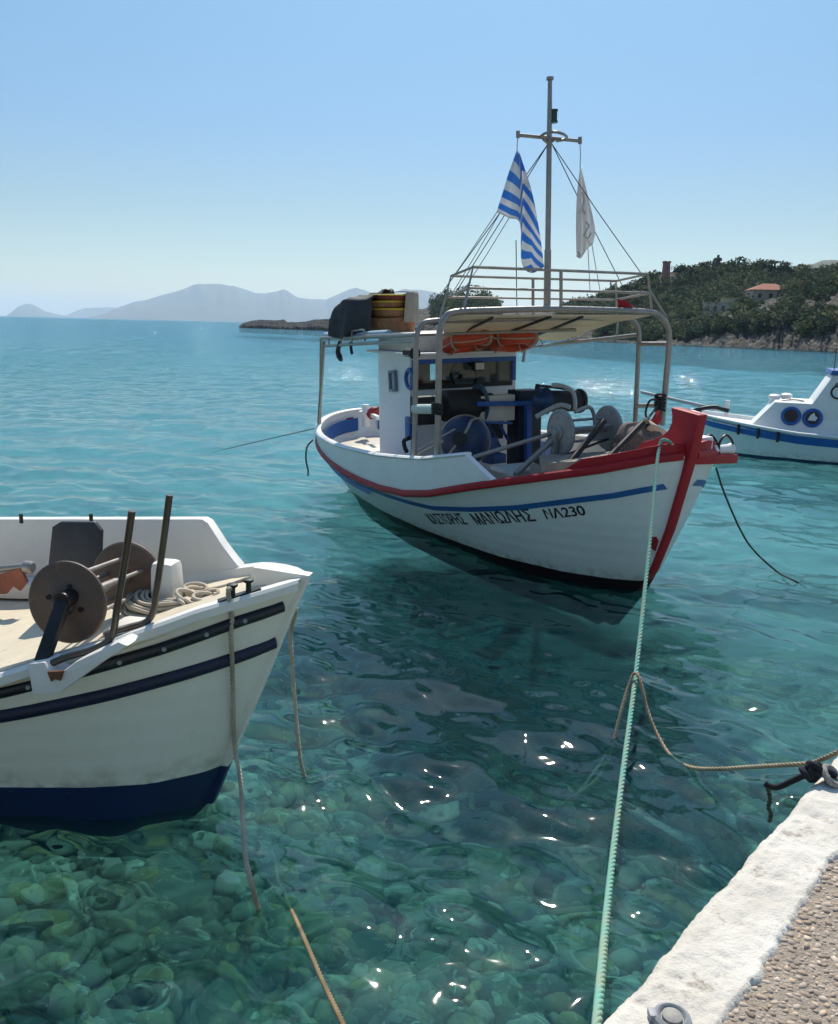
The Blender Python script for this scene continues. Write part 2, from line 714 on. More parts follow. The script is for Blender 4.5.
# red bow bulwark
m = MB()
for sd in (-1, 1):
    rows = []
    for i in range(13):
        x = .497 - .66 * i / 12
        h = .105 * min(1, i / 1.0 + .7) * min(1, (12 - i) / 3 + .05)
        rows.append([Vector((x, sd * max(kh.yd(x) - .02, .03), kh.zs(x) + .02)), Vector((x, sd * max(kh.yd(x) - .01, .03), kh.zs(x) + .02 + h))])
    m.slab(rows, lambda p: Vector((-.02, -sd * .05, 0)))
m.build_each('bow_bulwark', RED, kaiki)
# blue line
zblue = lambda x: interp(x, [(-6.4, .66), (-5.35, .60), (-4.2, .54), (-3.12, .57), (-2.07, .61), (-1.4, .72), (-.76, .85), (.14, 1.095), (.47, 1.22)])
m = MB()
for sd in (-1, 1):
    m.slab(kh.band(.40, -4.85, 60, zblue, .055, .002, sd), lambda p: Vector((0, sd * .012, 0)))
m.build_each('waist_stripe', STRIPE, kaiki)
# white bulwark aft of the working gap
zbul = lambda x: interp(x, [(-7.5, 1.14), (-6.5, 1.04), (-5.72, 1.0), (-4.52, 1.0), (-3.25, 1.07), (-2.05, 1.19), (-1.2, 1.355), (-.8, 1.125), (-.7, 1.1)])
BX = [-.80, -.9, -1.0, -1.1, -1.2, -1.3, -1.6, -2, -2.4, -2.8, -3.2, -3.6, -4, -4.4, -4.8, -5.2, -5.6, -6, -6.3, -6.6, -6.85, -7.05, -7.2, -7.32, -7.41, -7.47, -7.495]
m = MB()
cap = MB()
lin = MB()
for sd in (-1, 1):
    rows = []
    for x in BX:
        rows.append([Vector((x, sd * (kh.yd(x) + .0), kh.zs(x) + .0)), Vector((x, sd * (kh.yd(x) + .02), (kh.zs(x) + zbul(x)) / 2)), Vector((x, sd * (kh.yd(x) + .02), zbul(x)))])
    m.slab(rows, lambda p: Vector((0, -sd * .06, 0)))
    P = [Vector((x, sd * max(kh.yd(x) - .01, .0), zbul(x) + .012)) for x in BX[4:]]
    cap.tube(P, .05, 8, sq=(.5, 1.0), up=(0, 0, 1))
    rows = []
    for q in range(40):
        x = -3.7 - 3.78 * q / 39
        tx, ty = -.02, kh.yd(x - .02) - kh.yd(x)
        ln_ = math.hypot(tx, ty)
        nx, ny = ty / ln_ * -1, tx / ln_      # inward normal of the plan curve
        if ny > 0:
            nx, ny = -nx, -ny
        px_, py_ = x + nx * .10 * -1 if nx < 0 else x + abs(nx) * .10, kh.yd(x) + ny * .10
        if py_ < .01:
            py_ = .01
        rows.append([Vector((px_, sd * py_, kh.zs(x) - .2)), Vector((px_, sd * py_, zbul(x) - .12))])
    lin.slab(rows, lambda p: Vector((.012, 0, 0)))
m.build('bulwark', WHITE, kaiki)
cap.build('cap_rail', WHITE, kaiki)
lin.build('bulwark_lining', BLUE, kaiki)
# decks
MB().slab(kh.deck(.40, -7.3, 60, lambda x: kh.zs(x) - .06 if x > -.9 else max(kh.zs(-.9) - .06 - .5 * min(1, (-.9 - x) / .3), .62) if x > -2 else min(kh.zs(x), .76) - .10, .06, .03, kh), (0, 0, -.04)).build('deck', mat('deck_paint', (.55, .50, .42), .6, var=.12, vs=5, patch=((.35, .28, .2), 7, .6)), kaiki)
# stern thwart seen inside the blue lining
MB().box((-5.9, .0, .70), (.7, 2.1, .04)).build('stern_bench', CREAM, kaiki, bevel=.01)
m = MB()
p = KP(366, 415, x=-7.1)
m.cyl((p.x, p.y, .9), (p.x, p.y, p.z + .18), .07, .06).cyl((p.x, p.y, p.z + .0), (p.x, p.y, p.z + .07), .12, .12)
m.bar((p.x, p.y, p.z + .05), (p.x + .9, p.y - .15, p.z + .05), .06, .06)
m.build('steering_post', WHITE, kaiki)

# ---- hull lettering, wrapped onto the planking
hfn = lambda x, z: kh.y(x, z)


def lettering(txt, pa, pb, hpx, name, shear=0.0, spacing=1.0):
    a, b = KA.hit(*pa, hfn), KA.hit(*pb, hfn)
    cu = bpy.data.curves.new(name, 'FONT')
    cu.body = txt
    cu.space_character = spacing
    cu.offset = .015
    tmp = bpy.data.objects.new(name, cu)
    COL.objects.link(tmp)
    dg = bpy.context.evaluated_depsgraph_get()
    me = bpy.data.meshes.new_from_object(tmp.evaluated_get(dg))
    bpy.data.objects.remove(tmp)
    vs = np.array([v.co[:] for v in me.vertices])
    lo, hi = vs.min(0), vs.max(0)
    top = KA.hit(pa[0], pa[1] - hpx, hfn)
    H = abs(top.z - a.z)
    bm = bmesh.new()
    bm.from_mesh(me)
    bmesh.ops.subdivide_edges(bm, edges=[e for e in bm.edges if e.calc_length() > .25], cuts=2)
    for v in bm.verts:
        u = (v.co.x - lo[0]) / (hi[0] - lo[0])
        w = (v.co.y - lo[1]) / (hi[1] - lo[1])
        x = a.x + (b.x - a.x) * u + shear * w
        z = a.z + (b.z - a.z) * u + H * w
        v.co = Vector((x, -(kh.y(x, z) + .004), z))
    # serif-weight backing thickness
    r = bmesh.ops.extrude_face_region(bm, geom=list(bm.faces))
    for v in [g for g in r['geom'] if isinstance(g, bmesh.types.BMVert)]:
        v.co.y += .003
    bmesh.ops.recalc_face_normals(bm, faces=bm.faces)
    bm.to_mesh(me)
    bm.free()
    me.materials.clear()
    me.materials.append(TEXT)
    o = bpy.data.objects.new(name, me)
    COL.objects.link(o)
    o.parent = kaiki
    return o


lettering('ΚΑΣΤΟΡΗΣ', (434, 524), (469, 524.5), 7.5, 'lettering', -.03)
lettering('ΜΑΝΩΛΗΣ', (478, 525), (537, 521), 9.5, 'lettering', -.03)
lettering('ΝΛ230', (547, 519.5), (587, 515), 9.5, 'lettering', 0)
# small red blaze on the starboard bow
p = KA.hit(655, 546, hfn)
m = MB()
m.prism([KA.hit(*q, hfn) + Vector((0, .004, 0)) for q in ((651, 538), (656, 536.5), (658.5, 541), (655.5, 551), (652, 547))], (0, -.02, 0))
m.build('bow_blaze', RED, kaiki)

# ---- cabin: hollow, with window openings
CABW = mat('cabin_white', (.76, .77, .78), .45, var=.05, vs=3, patch=((.55, .5, .42), 4, .7))
xf, xa, hw = -3.86, -5.12, .82
z0, z1 = .55, 2.24
wy0, wy1, wz0, wz1 = -.76, .78, 1.83, 2.16
m = MB()
t = .05
# starboard and port sides with rounded aft corner
for sd in (-1, 1):
    prof = [(xf, hw), (xa + .25, hw), (xa + .12, hw - .03), (xa + .04, hw - .1), (xa, hw - .22), (xa, .35)]
    rows = [[Vector((x, sd * y, z)) for z in (z0, 1.2, 1.7, z1)] for x, y in prof]
    m.slab(rows, lambda p: Vector((.0 if abs(p.y) > .7 else t, -sd * t if abs(p.y) > .7 else 0, 0)))
m.box((xf - t / 2, 0, (z0 + wz0) / 2), (t, 2 * hw - 2 * t - .004, wz0 - z0))
m.box((xf - t / 2, 0, (wz1 + z1) / 2), (t, 2 * hw - 2 * t - .004, z1 - wz1))
m.box((xf - t / 2, -hw + t + .012, (wz0 + wz1) / 2), (t, .03, wz1 - wz0 - .004))
m.box((xa + .03, 0, (z0 + 1.78) / 2), (t, .69, 1.78 - z0))
m.box((xa + .03, -.135, 1.92), (t, .42, .275))
m.box((xa + .03, .29, 1.92), (t, .11, .275))
m.box((xa + .03, 0, 2.15), (t, .69, .175))
m.build('cabin', CABW, kaiki, ang=30)
roof = MB()
roof.box(((xf + xa) / 2 + .02, 0, z1 + .022), (xf - xa + .16, 2 * hw + .14, .036))
roof.build('cabin_roof', WHITE, kaiki, bevel=.012)
MB().box(((xf + xa) / 2 - .05, 0, z1 + .17), (xf - xa - .2, 2 * hw - .14, .25)).build('roof_locker', CREAM, kaiki, bevel=.02)
fr = MB()
fx = xf + .012
for a, b in (((wy0, wz1), (wy1, wz1)), ((wy0, wz0), (wy0, wz1)), ((wy1, wz0), (wy1, wz1))):
    horiz = a[1] == b[1]
    fr.box((fx, (a[0] + b[0]) / 2, (a[1] + b[1]) / 2), (.03, abs(a[0] - b[0]) + .06 if horiz else .06, .06 if horiz else abs(a[1] - b[1]) - .062))
wf = fr.build('windscreen', BLUE, kaiki, bevel=.006)
MB().box((fx, (wy0 + wy1) / 2, wz0 - .01), (.034, wy1 - wy0 - .06, .05)).build('sill', DARK, wf)
MB().box((xf - .02, 0, (wz0 + wz1) / 2), (.008, wy1 - wy0 - .06, wz1 - wz0 - .06)).build('pane', GLASS, wf)
w2 = MB()
MB().torus((xf - .35, .18, 1.93), (1, 0, .25), .2, .018).cyl((xf - .5, .18, 1.9), (xf - .35, .18, 1.93), .03).build('steering_wheel', DARK, kaiki)
MB().box((xf - .3, -.35, 1.7), (.3, .5, .35)).build('dashboard', mat('dash_brown', (.16, .06, .03), .6), kaiki, bevel=.02)
# side window, porthole, box, vent
p = KP(393, 381, y=-hw - .02)
m = MB()
rot = Matrix.Rotation(R(-6), 3, 'Y')
for dx, dz, sx, sz in ((0, .125, .22, .04), (0, -.125, .22, .04), (-.09, 0, .04, .21), (.09, 0, .04, .21)):
    m.box(p + rot @ Vector((dx, 0, dz)), (sx, .05, sz), rot)
sw = m.build('side_window', mat('window_trim_grey', (.16, .21, .25), .5), kaiki, bevel=.006)
MB().box(p + Vector((0, .02, 0)), (.15, .01, .22), rot).build('pane', mat('bright_pane', (.62, .68, .70), .12, var=.1), sw)
p = KP(410, 379, y=-hw - .01)
ph = MB().torus(p, (0, 1, 0), .12, .03).build('porthole', BLUE, kaiki)
MB().cyl(p + Vector((0, .01, 0)), p + Vector((0, .03, 0)), .11).build('pane', mat('dark_pane', (.01, .014, .02), .1), ph)
p = KP(409, 428, y=-hw - .03)
MB().box(p, (.16, .06, .30)).build('side_locker', BLUE, kaiki, bevel=.02)
p = KP(409, 353, y=-hw - .03)
MB().cyl(p + Vector((-.1, 0, 0)), p + Vector((.1, 0, .0)), .05).cyl(p + Vector((.1, 0, 0)), p + Vector((.18, 0, 0)), .05, .08).build('horn', BLACK, kaiki)
p = KP(478, 366, x=xf + .1)
fl = MB().box(p, (.09, .16, .12)).build('floodlight', DARK, kaiki, bevel=.008)
MB().box(p + Vector((.05, 0, 0)), (.012, .13, .09)).build('lens', mat('lamp_lens', (.6, .6, .55), .2), fl)
m = MB()
m.tube(catmull([KP(407, 452, y=-.95), KP(405, 448, y=-.98), KP(404, 441, y=-.98), KP(409, 438, y=-.96)], 4), .03)
m.build('vent_elbow', DARK, kaiki)

# ---- canopy: two steel hoops with rungs, roof cloth, ribs, rails
XA, XB = -1.85, -2.42
HA = [(437, 462), (438, 420), (439, 350), (440, 330), (445, 318), (456, 312), (500, 310), (550, 309), (600, 310), (648, 312), (661, 317), (668, 328), (669, 345), (666, 380), (662, 425)]
HB = [(414, 465), (415, 420), (416, 350), (417, 335), (421, 326), (432, 321), (480, 320), (540, 318), (600, 318), (626, 318), (635, 323), (639, 334), (638, 360), (635, 425)]
m = MB()
m.tube(catmull([KP(*q, x=XA) for q in HA], 5), .037, 10)
m.tube(catmull([KP(*q, x=XB) for q in HB], 5), .032, 10)
m.build_each('canopy_hoop', STEEL, kaiki)
m = MB()
m.cyl(KP(638, 344, x=XB), KP(667, 344, x=XA), .028)
m.cyl(KP(636, 406, x=XB), KP(664, 405, x=XA), .028)
m.build_each('ladder_rung', STEEL, kaiki)
MB().cyl(KP(415, 409, x=XB), KP(437, 409, x=XA), .055).build('padded_rung', mat('pale_padding', (.52, .62, .56), .7), kaiki)
m = MB()
kn = KP(437, 409, x=XA)
for i in range(5):
    m.torus(kn + Vector((.0, 0, .05 - .025 * i)), (.1 * (i % 2), .15, 1), .055, .014, 16, 6)
m.build('rope_lashing', BLACK, kaiki)
m = MB()
kn = KP(660, 403, x=XA)
for i in range(7):
    m.torus(kn + Vector((.0, .0, .09 - .03 * i)), (.3 * (i % 3 - 1), .25, 1), .06, .017, 16, 6)
m.tube(catmull([kn + Vector((0, 0, .02)), kn + Vector((.05, -.2, .05)), kn + Vector((.06, -.27, -.12)), kn + Vector((.02, -.12, -.22)), kn + Vector((0, 0, -.05))], 5), .014)
m.tube(catmull([kn, KP(640, 425, x=-1.5), KP(600, 442, x=-1.2), KP(560, 457, x=-1.0)], 5), .014)
m.build('rope_lashing', BLACK, kaiki)
# roof cloth
cs = [KP(446, 322, x=-2.5), KP(617, 322, x=-2.5), KP(560, 341, x=-4.6), KP(440, 345, x=-4.6)]
rows = []
for i in range(11):
    u = i / 10
    a, b = cs[0].lerp(cs[3], u), cs[1].lerp(cs[2], u)
    rows.append([a.lerp(b, j / 10) + Vector((0, 0, .05 * math.sin(math.pi * j / 10) - .03 * math.sin(math.pi * u) * math.sin(math.pi * j / 2.5) ** 2)) for j in range(11)])
a0, b0 = KP(448, 316, x=XA), KP(650, 316, x=XA)
rows.insert(0, [a0.lerp(b0, j / 10) for j in range(11)])
MB().slab(rows, (0, 0, .015)).build('canopy_cloth', CANVAS, kaiki, ang=80)
m = MB()
m.cyl(KP(550, 317, x=XA), KP(498, 336, x=-4.2), .018)
m.cyl(KP(582, 317, x=XA), KP(530, 338, x=-4.2), .018)
m.cyl(KP(492, 318, x=XA), KP(455, 336, x=-4.2), .018)
m.build_each('canopy_rib', DARK, kaiki)
m = MB()
m.cyl(KP(638, 335, x=XB), KP(540, 346, x=-4.9), .026)
m.cyl(KP(618, 321, x=-2.5), KP(617, 333, x=-2.9), .014)
m.build('port_rail', STEEL, kaiki)
m = MB()
TY = -1.22
c1, c2 = KP(321, 338, y=TY), KP(414, 335, y=TY)
m.cyl(c1, c2, .026)
m.cyl(KP(324, 346, y=TY), KP(415, 341, y=TY), .022)
far1, far2 = Vector((c1.x, 1.1, c1.z + .02)), Vector((c2.x, 1.1, c2.z + .02))
m.cyl(far1, far2, .026)
for k in range(6):
    u = k / 5
    m.cyl(c1.lerp(c2, u), far1.lerp(far2, u), .018)
m.tube([KP(329, 345, y=TY), KP(329, 334, y=TY), KP(360, 330, y=TY), KP(364, 330, y=TY), KP(365, 341, y=TY)], .015)
m.cyl(KP(341, 345, y=TY), KP(341, 333, y=TY), .012)
m.cyl(KP(352, 345, y=TY), KP(352, 332, y=TY), .012)
m.build('awning_rack', STEEL, kaiki)
m = MB()
m.cyl(KP(318, 433, y=-1.2), KP(324, 342, y=TY), .026)
m.cyl(KP(320, 433, y=-1.16), KP(321, 338, y=TY), .020)
m.cyl(KP(380, 369, y=-.7), KP(380, 341, y=-.7), .022)
m.cyl(KP(523, 362, x=-4.0), KP(525, 348, x=-4.0), .02)
m.build_each('awning_post', STEEL, kaiki)
m = MB()
m.tube(catmull([KP(326, 336, y=TY + .1), KP(350, 337, y=TY + .1), KP(370, 335, y=TY + .1), KP(389, 334, y=TY + .1)], 5), .055, 10)
m.build('rolled_awning', mat('pale_blue_roll', (.36, .50, .58), .7, var=.15, bump=.2), kaiki)
m = MB()
m.tube(catmull([KP(340, 342, y=TY), KP(338, 352, y=TY), KP(341, 360, y=TY)], 4), [.03, .03, .035, .035, .04, .04, .045, .04, .03])
m.tube(catmull([KP(351, 342, y=TY), KP(351, 348, y=TY), KP(352, 354, y=TY)], 4), .022)
m.build_each('hanging_strap', BLACK, kaiki)
# guard rail on top of the hoops
m = MB()
A_, B_ = XA - .05, XB - .02
for q, r_, x in (([(464, 308), (473, 267), (648, 274), (652, 312)], .017, A_), ([(440, 318), (451, 276), (616, 281), (617, 318)], .015, B_)):
    m.tube([KP(*k, x=x) for k in q], r_, 8)
m.cyl(KP(469, 288, x=A_), KP(650, 293, x=A_), .014)
m.cyl(KP(446, 297, x=B_), KP(616, 300, x=B_), .012)
m.cyl(KP(561, 271, x=A_), KP(561, 310, x=A_), .02)
m.cyl(KP(533, 279, x=B_), KP(533, 318, x=B_), .018)
m.cyl(KP(473, 267, x=A_), KP(451, 276, x=B_), .014)
m.cyl(KP(648, 274, x=A_), KP(616, 281, x=B_), .014)
m.cyl(KP(470, 288, x=A_), KP(447, 297, x=B_), .014)
m.cyl(KP(650, 293, x=A_), KP(616, 300, x=B_), .014)
m.cyl(KP(650, 291, x=A_), KP(666, 316, x=XA), .014)
m.build('roof_railing', STEEL, kaiki)

# ---- mast
mast = MB()
ml = [KP(546.5, 308, y=0), KP(547, 240, y=0), KP(548, 190, y=0), KP(549, 140, y=0), KP(550, 82, y=0)]
mx_ = sum(p.x for p in ml) / 5
foot, head = KP(547, 312, x=-2.1), KP(550, 80, x=-2.1)
mast.tube([foot, foot.lerp(head, .28)], [.042, .040], 12)
mast.tube([foot.lerp(head, .275), foot.lerp(head, .75), head], [.033, .030, .024], 12)
mast.cyl(head, head + Vector((0, 0, .03)), .04)
mo = mast.build('mast', STEEL, kaiki)
MX = -2.1
m = MB()
m.cyl(KP(518, 135, x=MX), KP(581, 141, x=MX), .02)
m.cyl(KP(518, 131, x=MX), KP(518, 138, x=MX), .022).cyl(KP(580, 137, x=MX), KP(580, 144, x=MX), .022)
c_ = KP(549, 138, x=MX)
ring = [c_ + Vector((.02, -.11 + .0, .03)), c_ + Vector((.22, -.08, .05)), c_ + Vector((.26, .08, .05)), c_ + Vector((.16, .2, .05)), c_ + Vector((.0, .2, .02))]
m.tube(catmull([KP(540, 137, x=MX), KP(546, 133, x=MX + .1), KP(556, 132, x=MX + .25), KP(565, 135, x=MX + .2), KP(566, 139, x=MX + .05), KP(556, 141, x=MX)], 5), .016)
m.cyl(KP(543, 139, x=MX), KP(549, 144, x=MX), .016)
m.cyl(KP(555, 139, x=MX), KP(549, 144, x=MX), .016)
m.build('crossarm', STEEL, mo)
p = KP(553.5, 116, x=MX)
m = MB().cyl(p + Vector((0, 0, -.05)), p + Vector((0, 0, .05)), .042).cyl(p + Vector((0, 0, .05)), p + Vector((0, 0, .065)), .05).cyl(p + Vector((0, 0, -.07)), p + Vector((0, 0, -.05)), .05)
m.build('masthead_lamp', mat('green_lamp', (.01, .05, .035), .3), mo)
m = MB()
top = KP(548, 144, x=MX)
top2 = KP(552, 144, x=MX)
for q, x in (((439, 297), -2.6), ((456, 292), -2.5), ((622, 285), B_), ((641, 273), A_)):
    tt = top if q[0] < 500 else top2
    e = KP(*q, x=x)
    mid = (tt + e) / 2 + Vector((0, 0, -.015))
    m.tube([tt, mid, e], .0055, 5)
m.cyl(KP(516, 240, x=-3), KP(517, 318, x=-3), .006)
m.build_each('mast_stay', DARK, mo)

# ---- working gear before the cabin
m = MB()
a, b = KP(443, 406, x=-3.3), KP(478, 404, x=-3.3)
m.cyl(a, b, .20)
ho = m.build('net_hauler', BLACK, kaiki, bevel=.01)
ax = (b - a).normalized()
MB().lathe([(.02, 0), (.25, .0), (.27, .015), (.25, .03), (.16, .05), (.1, .06)], b + ax * .002, ax).build('flange', mat('teal_grey', (.05, .10, .13), .4, .3), ho)
m = MB()
for q in ((489, 402, .12), (493, 413, .1), (486, 422, .08)):
    c = KP(q[0], q[1], x=-3.25)
    m.lathe([(q[2] * .5, -.1), (q[2], -.08), (q[2], .03), (q[2] * .8, .05), (q[2] * .3, .1)], c, (0, 1, 0), 14)
m.box(KP(493, 425, x=-3.4), (.2, .2, .35))
m.build('hydraulic_motor', mat('motor_dark', (.015, .028, .035), .45, .2), ho)
MB().box(KP(425, 410, x=-3.35), (.2, .34, .36)).build('battery_box', BLACK, kaiki, bevel=.015)
m = MB()
a, b = KP(466, 441, x=-3.0), KP(456, 441, x=-2.55)
ax = Vector((.85, -.45, .1)).normalized()
c = KP(465, 440, x=-2.75)
m.lathe([(.05, -.28), (.22, -.26), (.29, -.16), (.30, 0), (.30, .10), (.27, .17), (.2, .20), (.12, .215), (.03, .22)], c, ax, 32)
dr = m.build('blue_drum', mat('drum_blue', (.010, .035, .10), .35, var=.25, vs=5), kaiki, ang=50)
m = MB()
m.torus(c + ax * .08, ax, .305, .014, 40, 6)
m.tube(catmull([c + ax * .1 + Vector((0, -.26, -.2)), c + ax * .24 + Vector((0, .0, .10)), c + ax * .2 + Vector((0, .1, .25)), c + Vector((0, .25, .24))], 5), .018)
m.build('hoop', STEEL, dr)
MB().cyl(c + ax * .2 + Vector((0, -.08, .03)), c + ax * .235 + Vector((0, -.08, .03)), .09, n=16).build('filler_cap', BLACK, dr)
m = MB()
a, b = KP(478, 422, x=-3.2), KP(512, 394, x=-3.2)
m.box((a + b) / 2, (.16, abs(a.y - b.y), abs(a.z - b.z)))
MB2 = m.build('control_panel', CREAM, kaiki, bevel=.012)
m = MB()
a, b = KP(477, 404, x=-3.07), KP(536, 403, x=-3.07)
m.bar(a, b, .06, .06)
a, b = KP(528, 405, x=-3.0), KP(528, 472, x=-3.0)
m.bar(a, b, .08, .08, (1, 0, 0))
a, b = KP(477, 422, x=-3.08), KP(512, 423, x=-3.08)
m.bar(a, b, .04, .03)
m.build('gantry', BLUE, kaiki, bevel=.008)
m = MB()
a, b = KP(512, 468, x=-3.25), KP(536, 389, x=-3.25)
m.box((a + b) / 2, (.3, abs(a.y - b.y), abs(a.z - b.z)))
m.build('engine_cabinet', mat('cabinet_navy', (.010, .016, .035), .45, var=.2), kaiki, bevel=.015)
m = MB()
m.bar(KP(488, 424, x=-3.15), KP(500, 448, x=-3.1), .05, .05)
m.bar(KP(500, 425, x=-3.15), KP(508, 440, x=-3.1), .04, .04)
m.box(KP(489, 446, x=-3.0), (.12, .22, .24))
m.box(KP(494, 458, x=-2.9), (.2, .25, .12))
m.build('pump', mat('pump_blue', (.012, .09, .30), .4, var=.3, vs=20, patch=((.01, .02, .05), 14, .5)), kaiki, bevel=.01)
m = MB()
a, b = KP(546, 401, x=-2.6), KP(579, 401, x=-2.6)
m.cyl(a, b, .135)
ax = (b - a).normalized()
m.lathe([(.15, -.02), (.16, 0), (.15, .03)], b, ax)
nd = m.build('net_roller', BLACK, kaiki, ang=30)
m = MB()
m.lathe([(.03, -.2), (.07, -.18), (.1, -.08), (.16, -.01), (.17, 0)], a, ax)
m.bar(KP(540, 388, x=-2.65), KP(540, 415, x=-2.65), .08, .08, (1, 0, 0))
m.build('roller_bracket', mat('bracket_blue', (.015, .05, .12), .4, .2), nd)
m = MB()
m.tube(catmull([KP(536, 388, x=-2.7), KP(538, 386, x=-2.7), KP(552, 387, x=-2.6), KP(566, 389, x=-2.5)], 5), .018)
m.cyl(KP(538, 384, x=-2.7), KP(536, 394, x=-2.7), .03)
m.build('valve_lever', BLACK, nd)
m = MB()
m.tube(catmull([KP(552, 385, x=-2.55), KP(562, 386, x=-2.5), KP(572, 391, x=-2.4), KP(575, 400, x=-2.35), KP(575, 409, x=-2.3)], 6), .028)
m.tube(catmull([KP(536, 417, x=-2.4), KP(548, 410, x=-2.3), KP(560, 405, x=-2.2), KP(570, 407, x=-2.1)], 6), .03)
m.build_each('hose', mat('hose_grey', (.40, .41, .40), .55), kaiki)
m = MB()
m.cyl(KP(474, 457, x=-1.55), KP(560, 431, x=-1.4), .024)
m.cyl(KP(516, 474, x=-1.35), KP(557, 436, x=-1.35), .034)
m.cyl(KP(520, 474, x=-1.45), KP(549, 440, x=-1.45), .02)
m.cyl(KP(443, 441, x=-2.3), KP(404, 462, x=-2.9), .014)
m.cyl(KP(455, 429, x=-2.4), KP(415, 452, x=-2.8), .010)
m.build_each('brace', STEEL, kaiki)
MB().box(KP(522, 469, x=-1.7), (.5, .55, .05)).build('deck_hatch', mat('hatch_grey', (.50, .52, .52), .5), kaiki, bevel=.01)
# line winch with two discs on the foredeck
wx = -1.3
d1, d2 = KP(561, 432, x=wx), KP(608, 428, x=wx)
ax = (d2 - d1).normalized()
m = MB()
rim = [(.03, -.035), (.24, -.02), (.255, -.008), (.255, .012), (.24, .022), (.09, .03), (.03, .05)]
wn = thing('line_winch', None, None)
wn.parent = kaiki
for d, a in ((d1, -ax), (d2, ax)):
    w1 = MB().lathe(rim, d, a, 40).build('disc', GREY, wn, ang=30)
    q = MB()
    e = a.orthogonal().normalized()
    g = a.cross(e)
    q.lathe([(.03, 0), (.085, .0), (.085, .02), (.05, .035), (.045, .07), (.01, .075)], d + a * .03, a, 20)
    for k in range(6):
        o_ = (e * math.cos(k * 1.047) + g * math.sin(k * 1.047)) * .16
        q.cyl(d + o_ + a * .02, d + o_ + a * .032, .018, n=10)
    q.torus(d + a * .022, a, .225, .010, 36, 6)
    q.build('hub', GREY, w1)
m = MB()
m.cyl(d1, d2, .04)
for k in range(4):
    a = math.pi / 2 * k + .4
    o_ = Vector((math.cos(a) * .12, 0, math.sin(a) * .12))
    m.cyl(d1 + o_, d2 + o_, .016)
m.build('reel_bar', GREY, wn)
m = MB()
for d in (d1 - ax * .06, d2 + ax * .06):
    m.bar(d + Vector((0, 0, .03)), d + Vector((-.05, 0, -.36)), .05, .07, (1, 0, 0))
    m.cyl(d - ax * .03, d + ax * .03, .055)
m.tube(catmull([KP(575, 412, x=-1.2), KP(588, 407, x=-1.25), KP(593, 412, x=-1.3), KP(595, 425, x=-1.3), KP(594, 440, x=-1.3)], 5), .022)
m.build('winch_stand', GREY, wn)
m = MB()
m.cyl(KP(565, 468, x=-.72), KP(604, 421, x=-.95), .034)
m.cyl(KP(601, 466, x=-.36), KP(643, 423, x=-.52), .034)
m.build_each('roller_arm', DARK, wn)
a, b = KP(540, 464, x=-1.0), KP(632, 458, x=-.5)
a, b = Vector((a.x, a.y, a.z)), Vector((b.x, b.y, b.z))
MB().bar(a, b, .5, .10).bar(KP(540, 472, x=-1.0), KP(560, 472, x=-1.0), .4, .12).build('winch_bed', WOOD, kaiki, bevel=.01)
# port bow: red cathead with roller and guide hoops
m = MB()
a, b = KP(688, 459, x=.42), KP(731, 458, x=.28)
m.bar(a, b, .16, .09)
m.build('cathead', RED, kaiki, bevel=.015)
r1, r2 = KP(711, 450, x=.33), KP(731, 449, x=.30)
ro_ = MB().lathe([(.03, 0), (.06, .005), (.05, .05), (.045, (r2 - r1).length / 2), (.05, (r2 - r1).length - .05), (.06, (r2 - r1).length - .005), (.03, (r2 - r1).length)], r1, r2 - r1, 18).build('bow_roller', WHITE, kaiki)
m = MB()
for h0, h1 in ((703, 717), (719, 733)):
    m.tube(catmull([KP(h0, 455, x=.36), KP(h0 + .5, 443, x=.36), KP((h0 + h1) / 2, 435, x=.34), KP(h1 - .5, 442, x=.32), KP(h1, 454, x=.32)], 5), .012)
m.build_each('guide_hoop', DARK, ro_)
MB().box(KP(700, 447, x=.30), (.2, .14, .22)).build('samson_post', WHITE, kaiki, bevel=.02)
p = KP(651, 420, x=-.9)
MB().prism([p + Vector((0, -.1, -.12)), p + Vector((0, .08, .10)), p + Vector((0, .1, .0)), p + Vector((0, .0, -.14))], (.05, 0, 0)).build('bow_chock', RED, kaiki)

# ---- things resting on / hanging from the kaiki
for k, (q, tl, lab) in enumerate((((467, 343), .2, 'orange life ring under the canopy, nearer the twin steel posts'), ((512, 342), -.1, 'orange life ring under the canopy, the one right of centre'))):
    c = KP(*q, x=-3.55)
    lr = thing('life_ring', lab, 'life ring', group='life rings slung under the canopy')
    lr.matrix_world = KA.M @ Matrix.Translation(c) @ Matrix.Rotation(R(-14), 4, 'Y') @ Matrix.Rotation(R(4 - 8 * k), 4, 'X')
    m = MB()
    n = 40
    m.tube([(math.cos(2 * math.pi * i / n) * .28, math.sin(2 * math.pi * i / n) * .28, 0) for i in range(n)], .095, 14, closed=True, sq=(1, .72))
    m.build('ring', ORANGE, lr, ang=80)
    m = MB()
    for j in range(4):
        a = math.pi / 2 * j + .5
        m.torus((math.cos(a) * .28, math.sin(a) * .28, 0), (-math.sin(a), math.cos(a), 0), .092, .013, 20, 6)
    pts = []
    for i in range(48):
        a = 2 * math.pi * i / 48
        r_ = .36 + .055 * abs(math.sin(2 * (a - .5)))
        pts.append((math.cos(a) * r_, math.sin(a) * r_, -.05 * abs(math.sin(2 * (a - .5)))))
    m.tube(pts, .009, 6, closed=True)
    m.build('grab_line', ropemat('grab_rope', (.6, .5, .4), (.35, .28, .22)), lr)

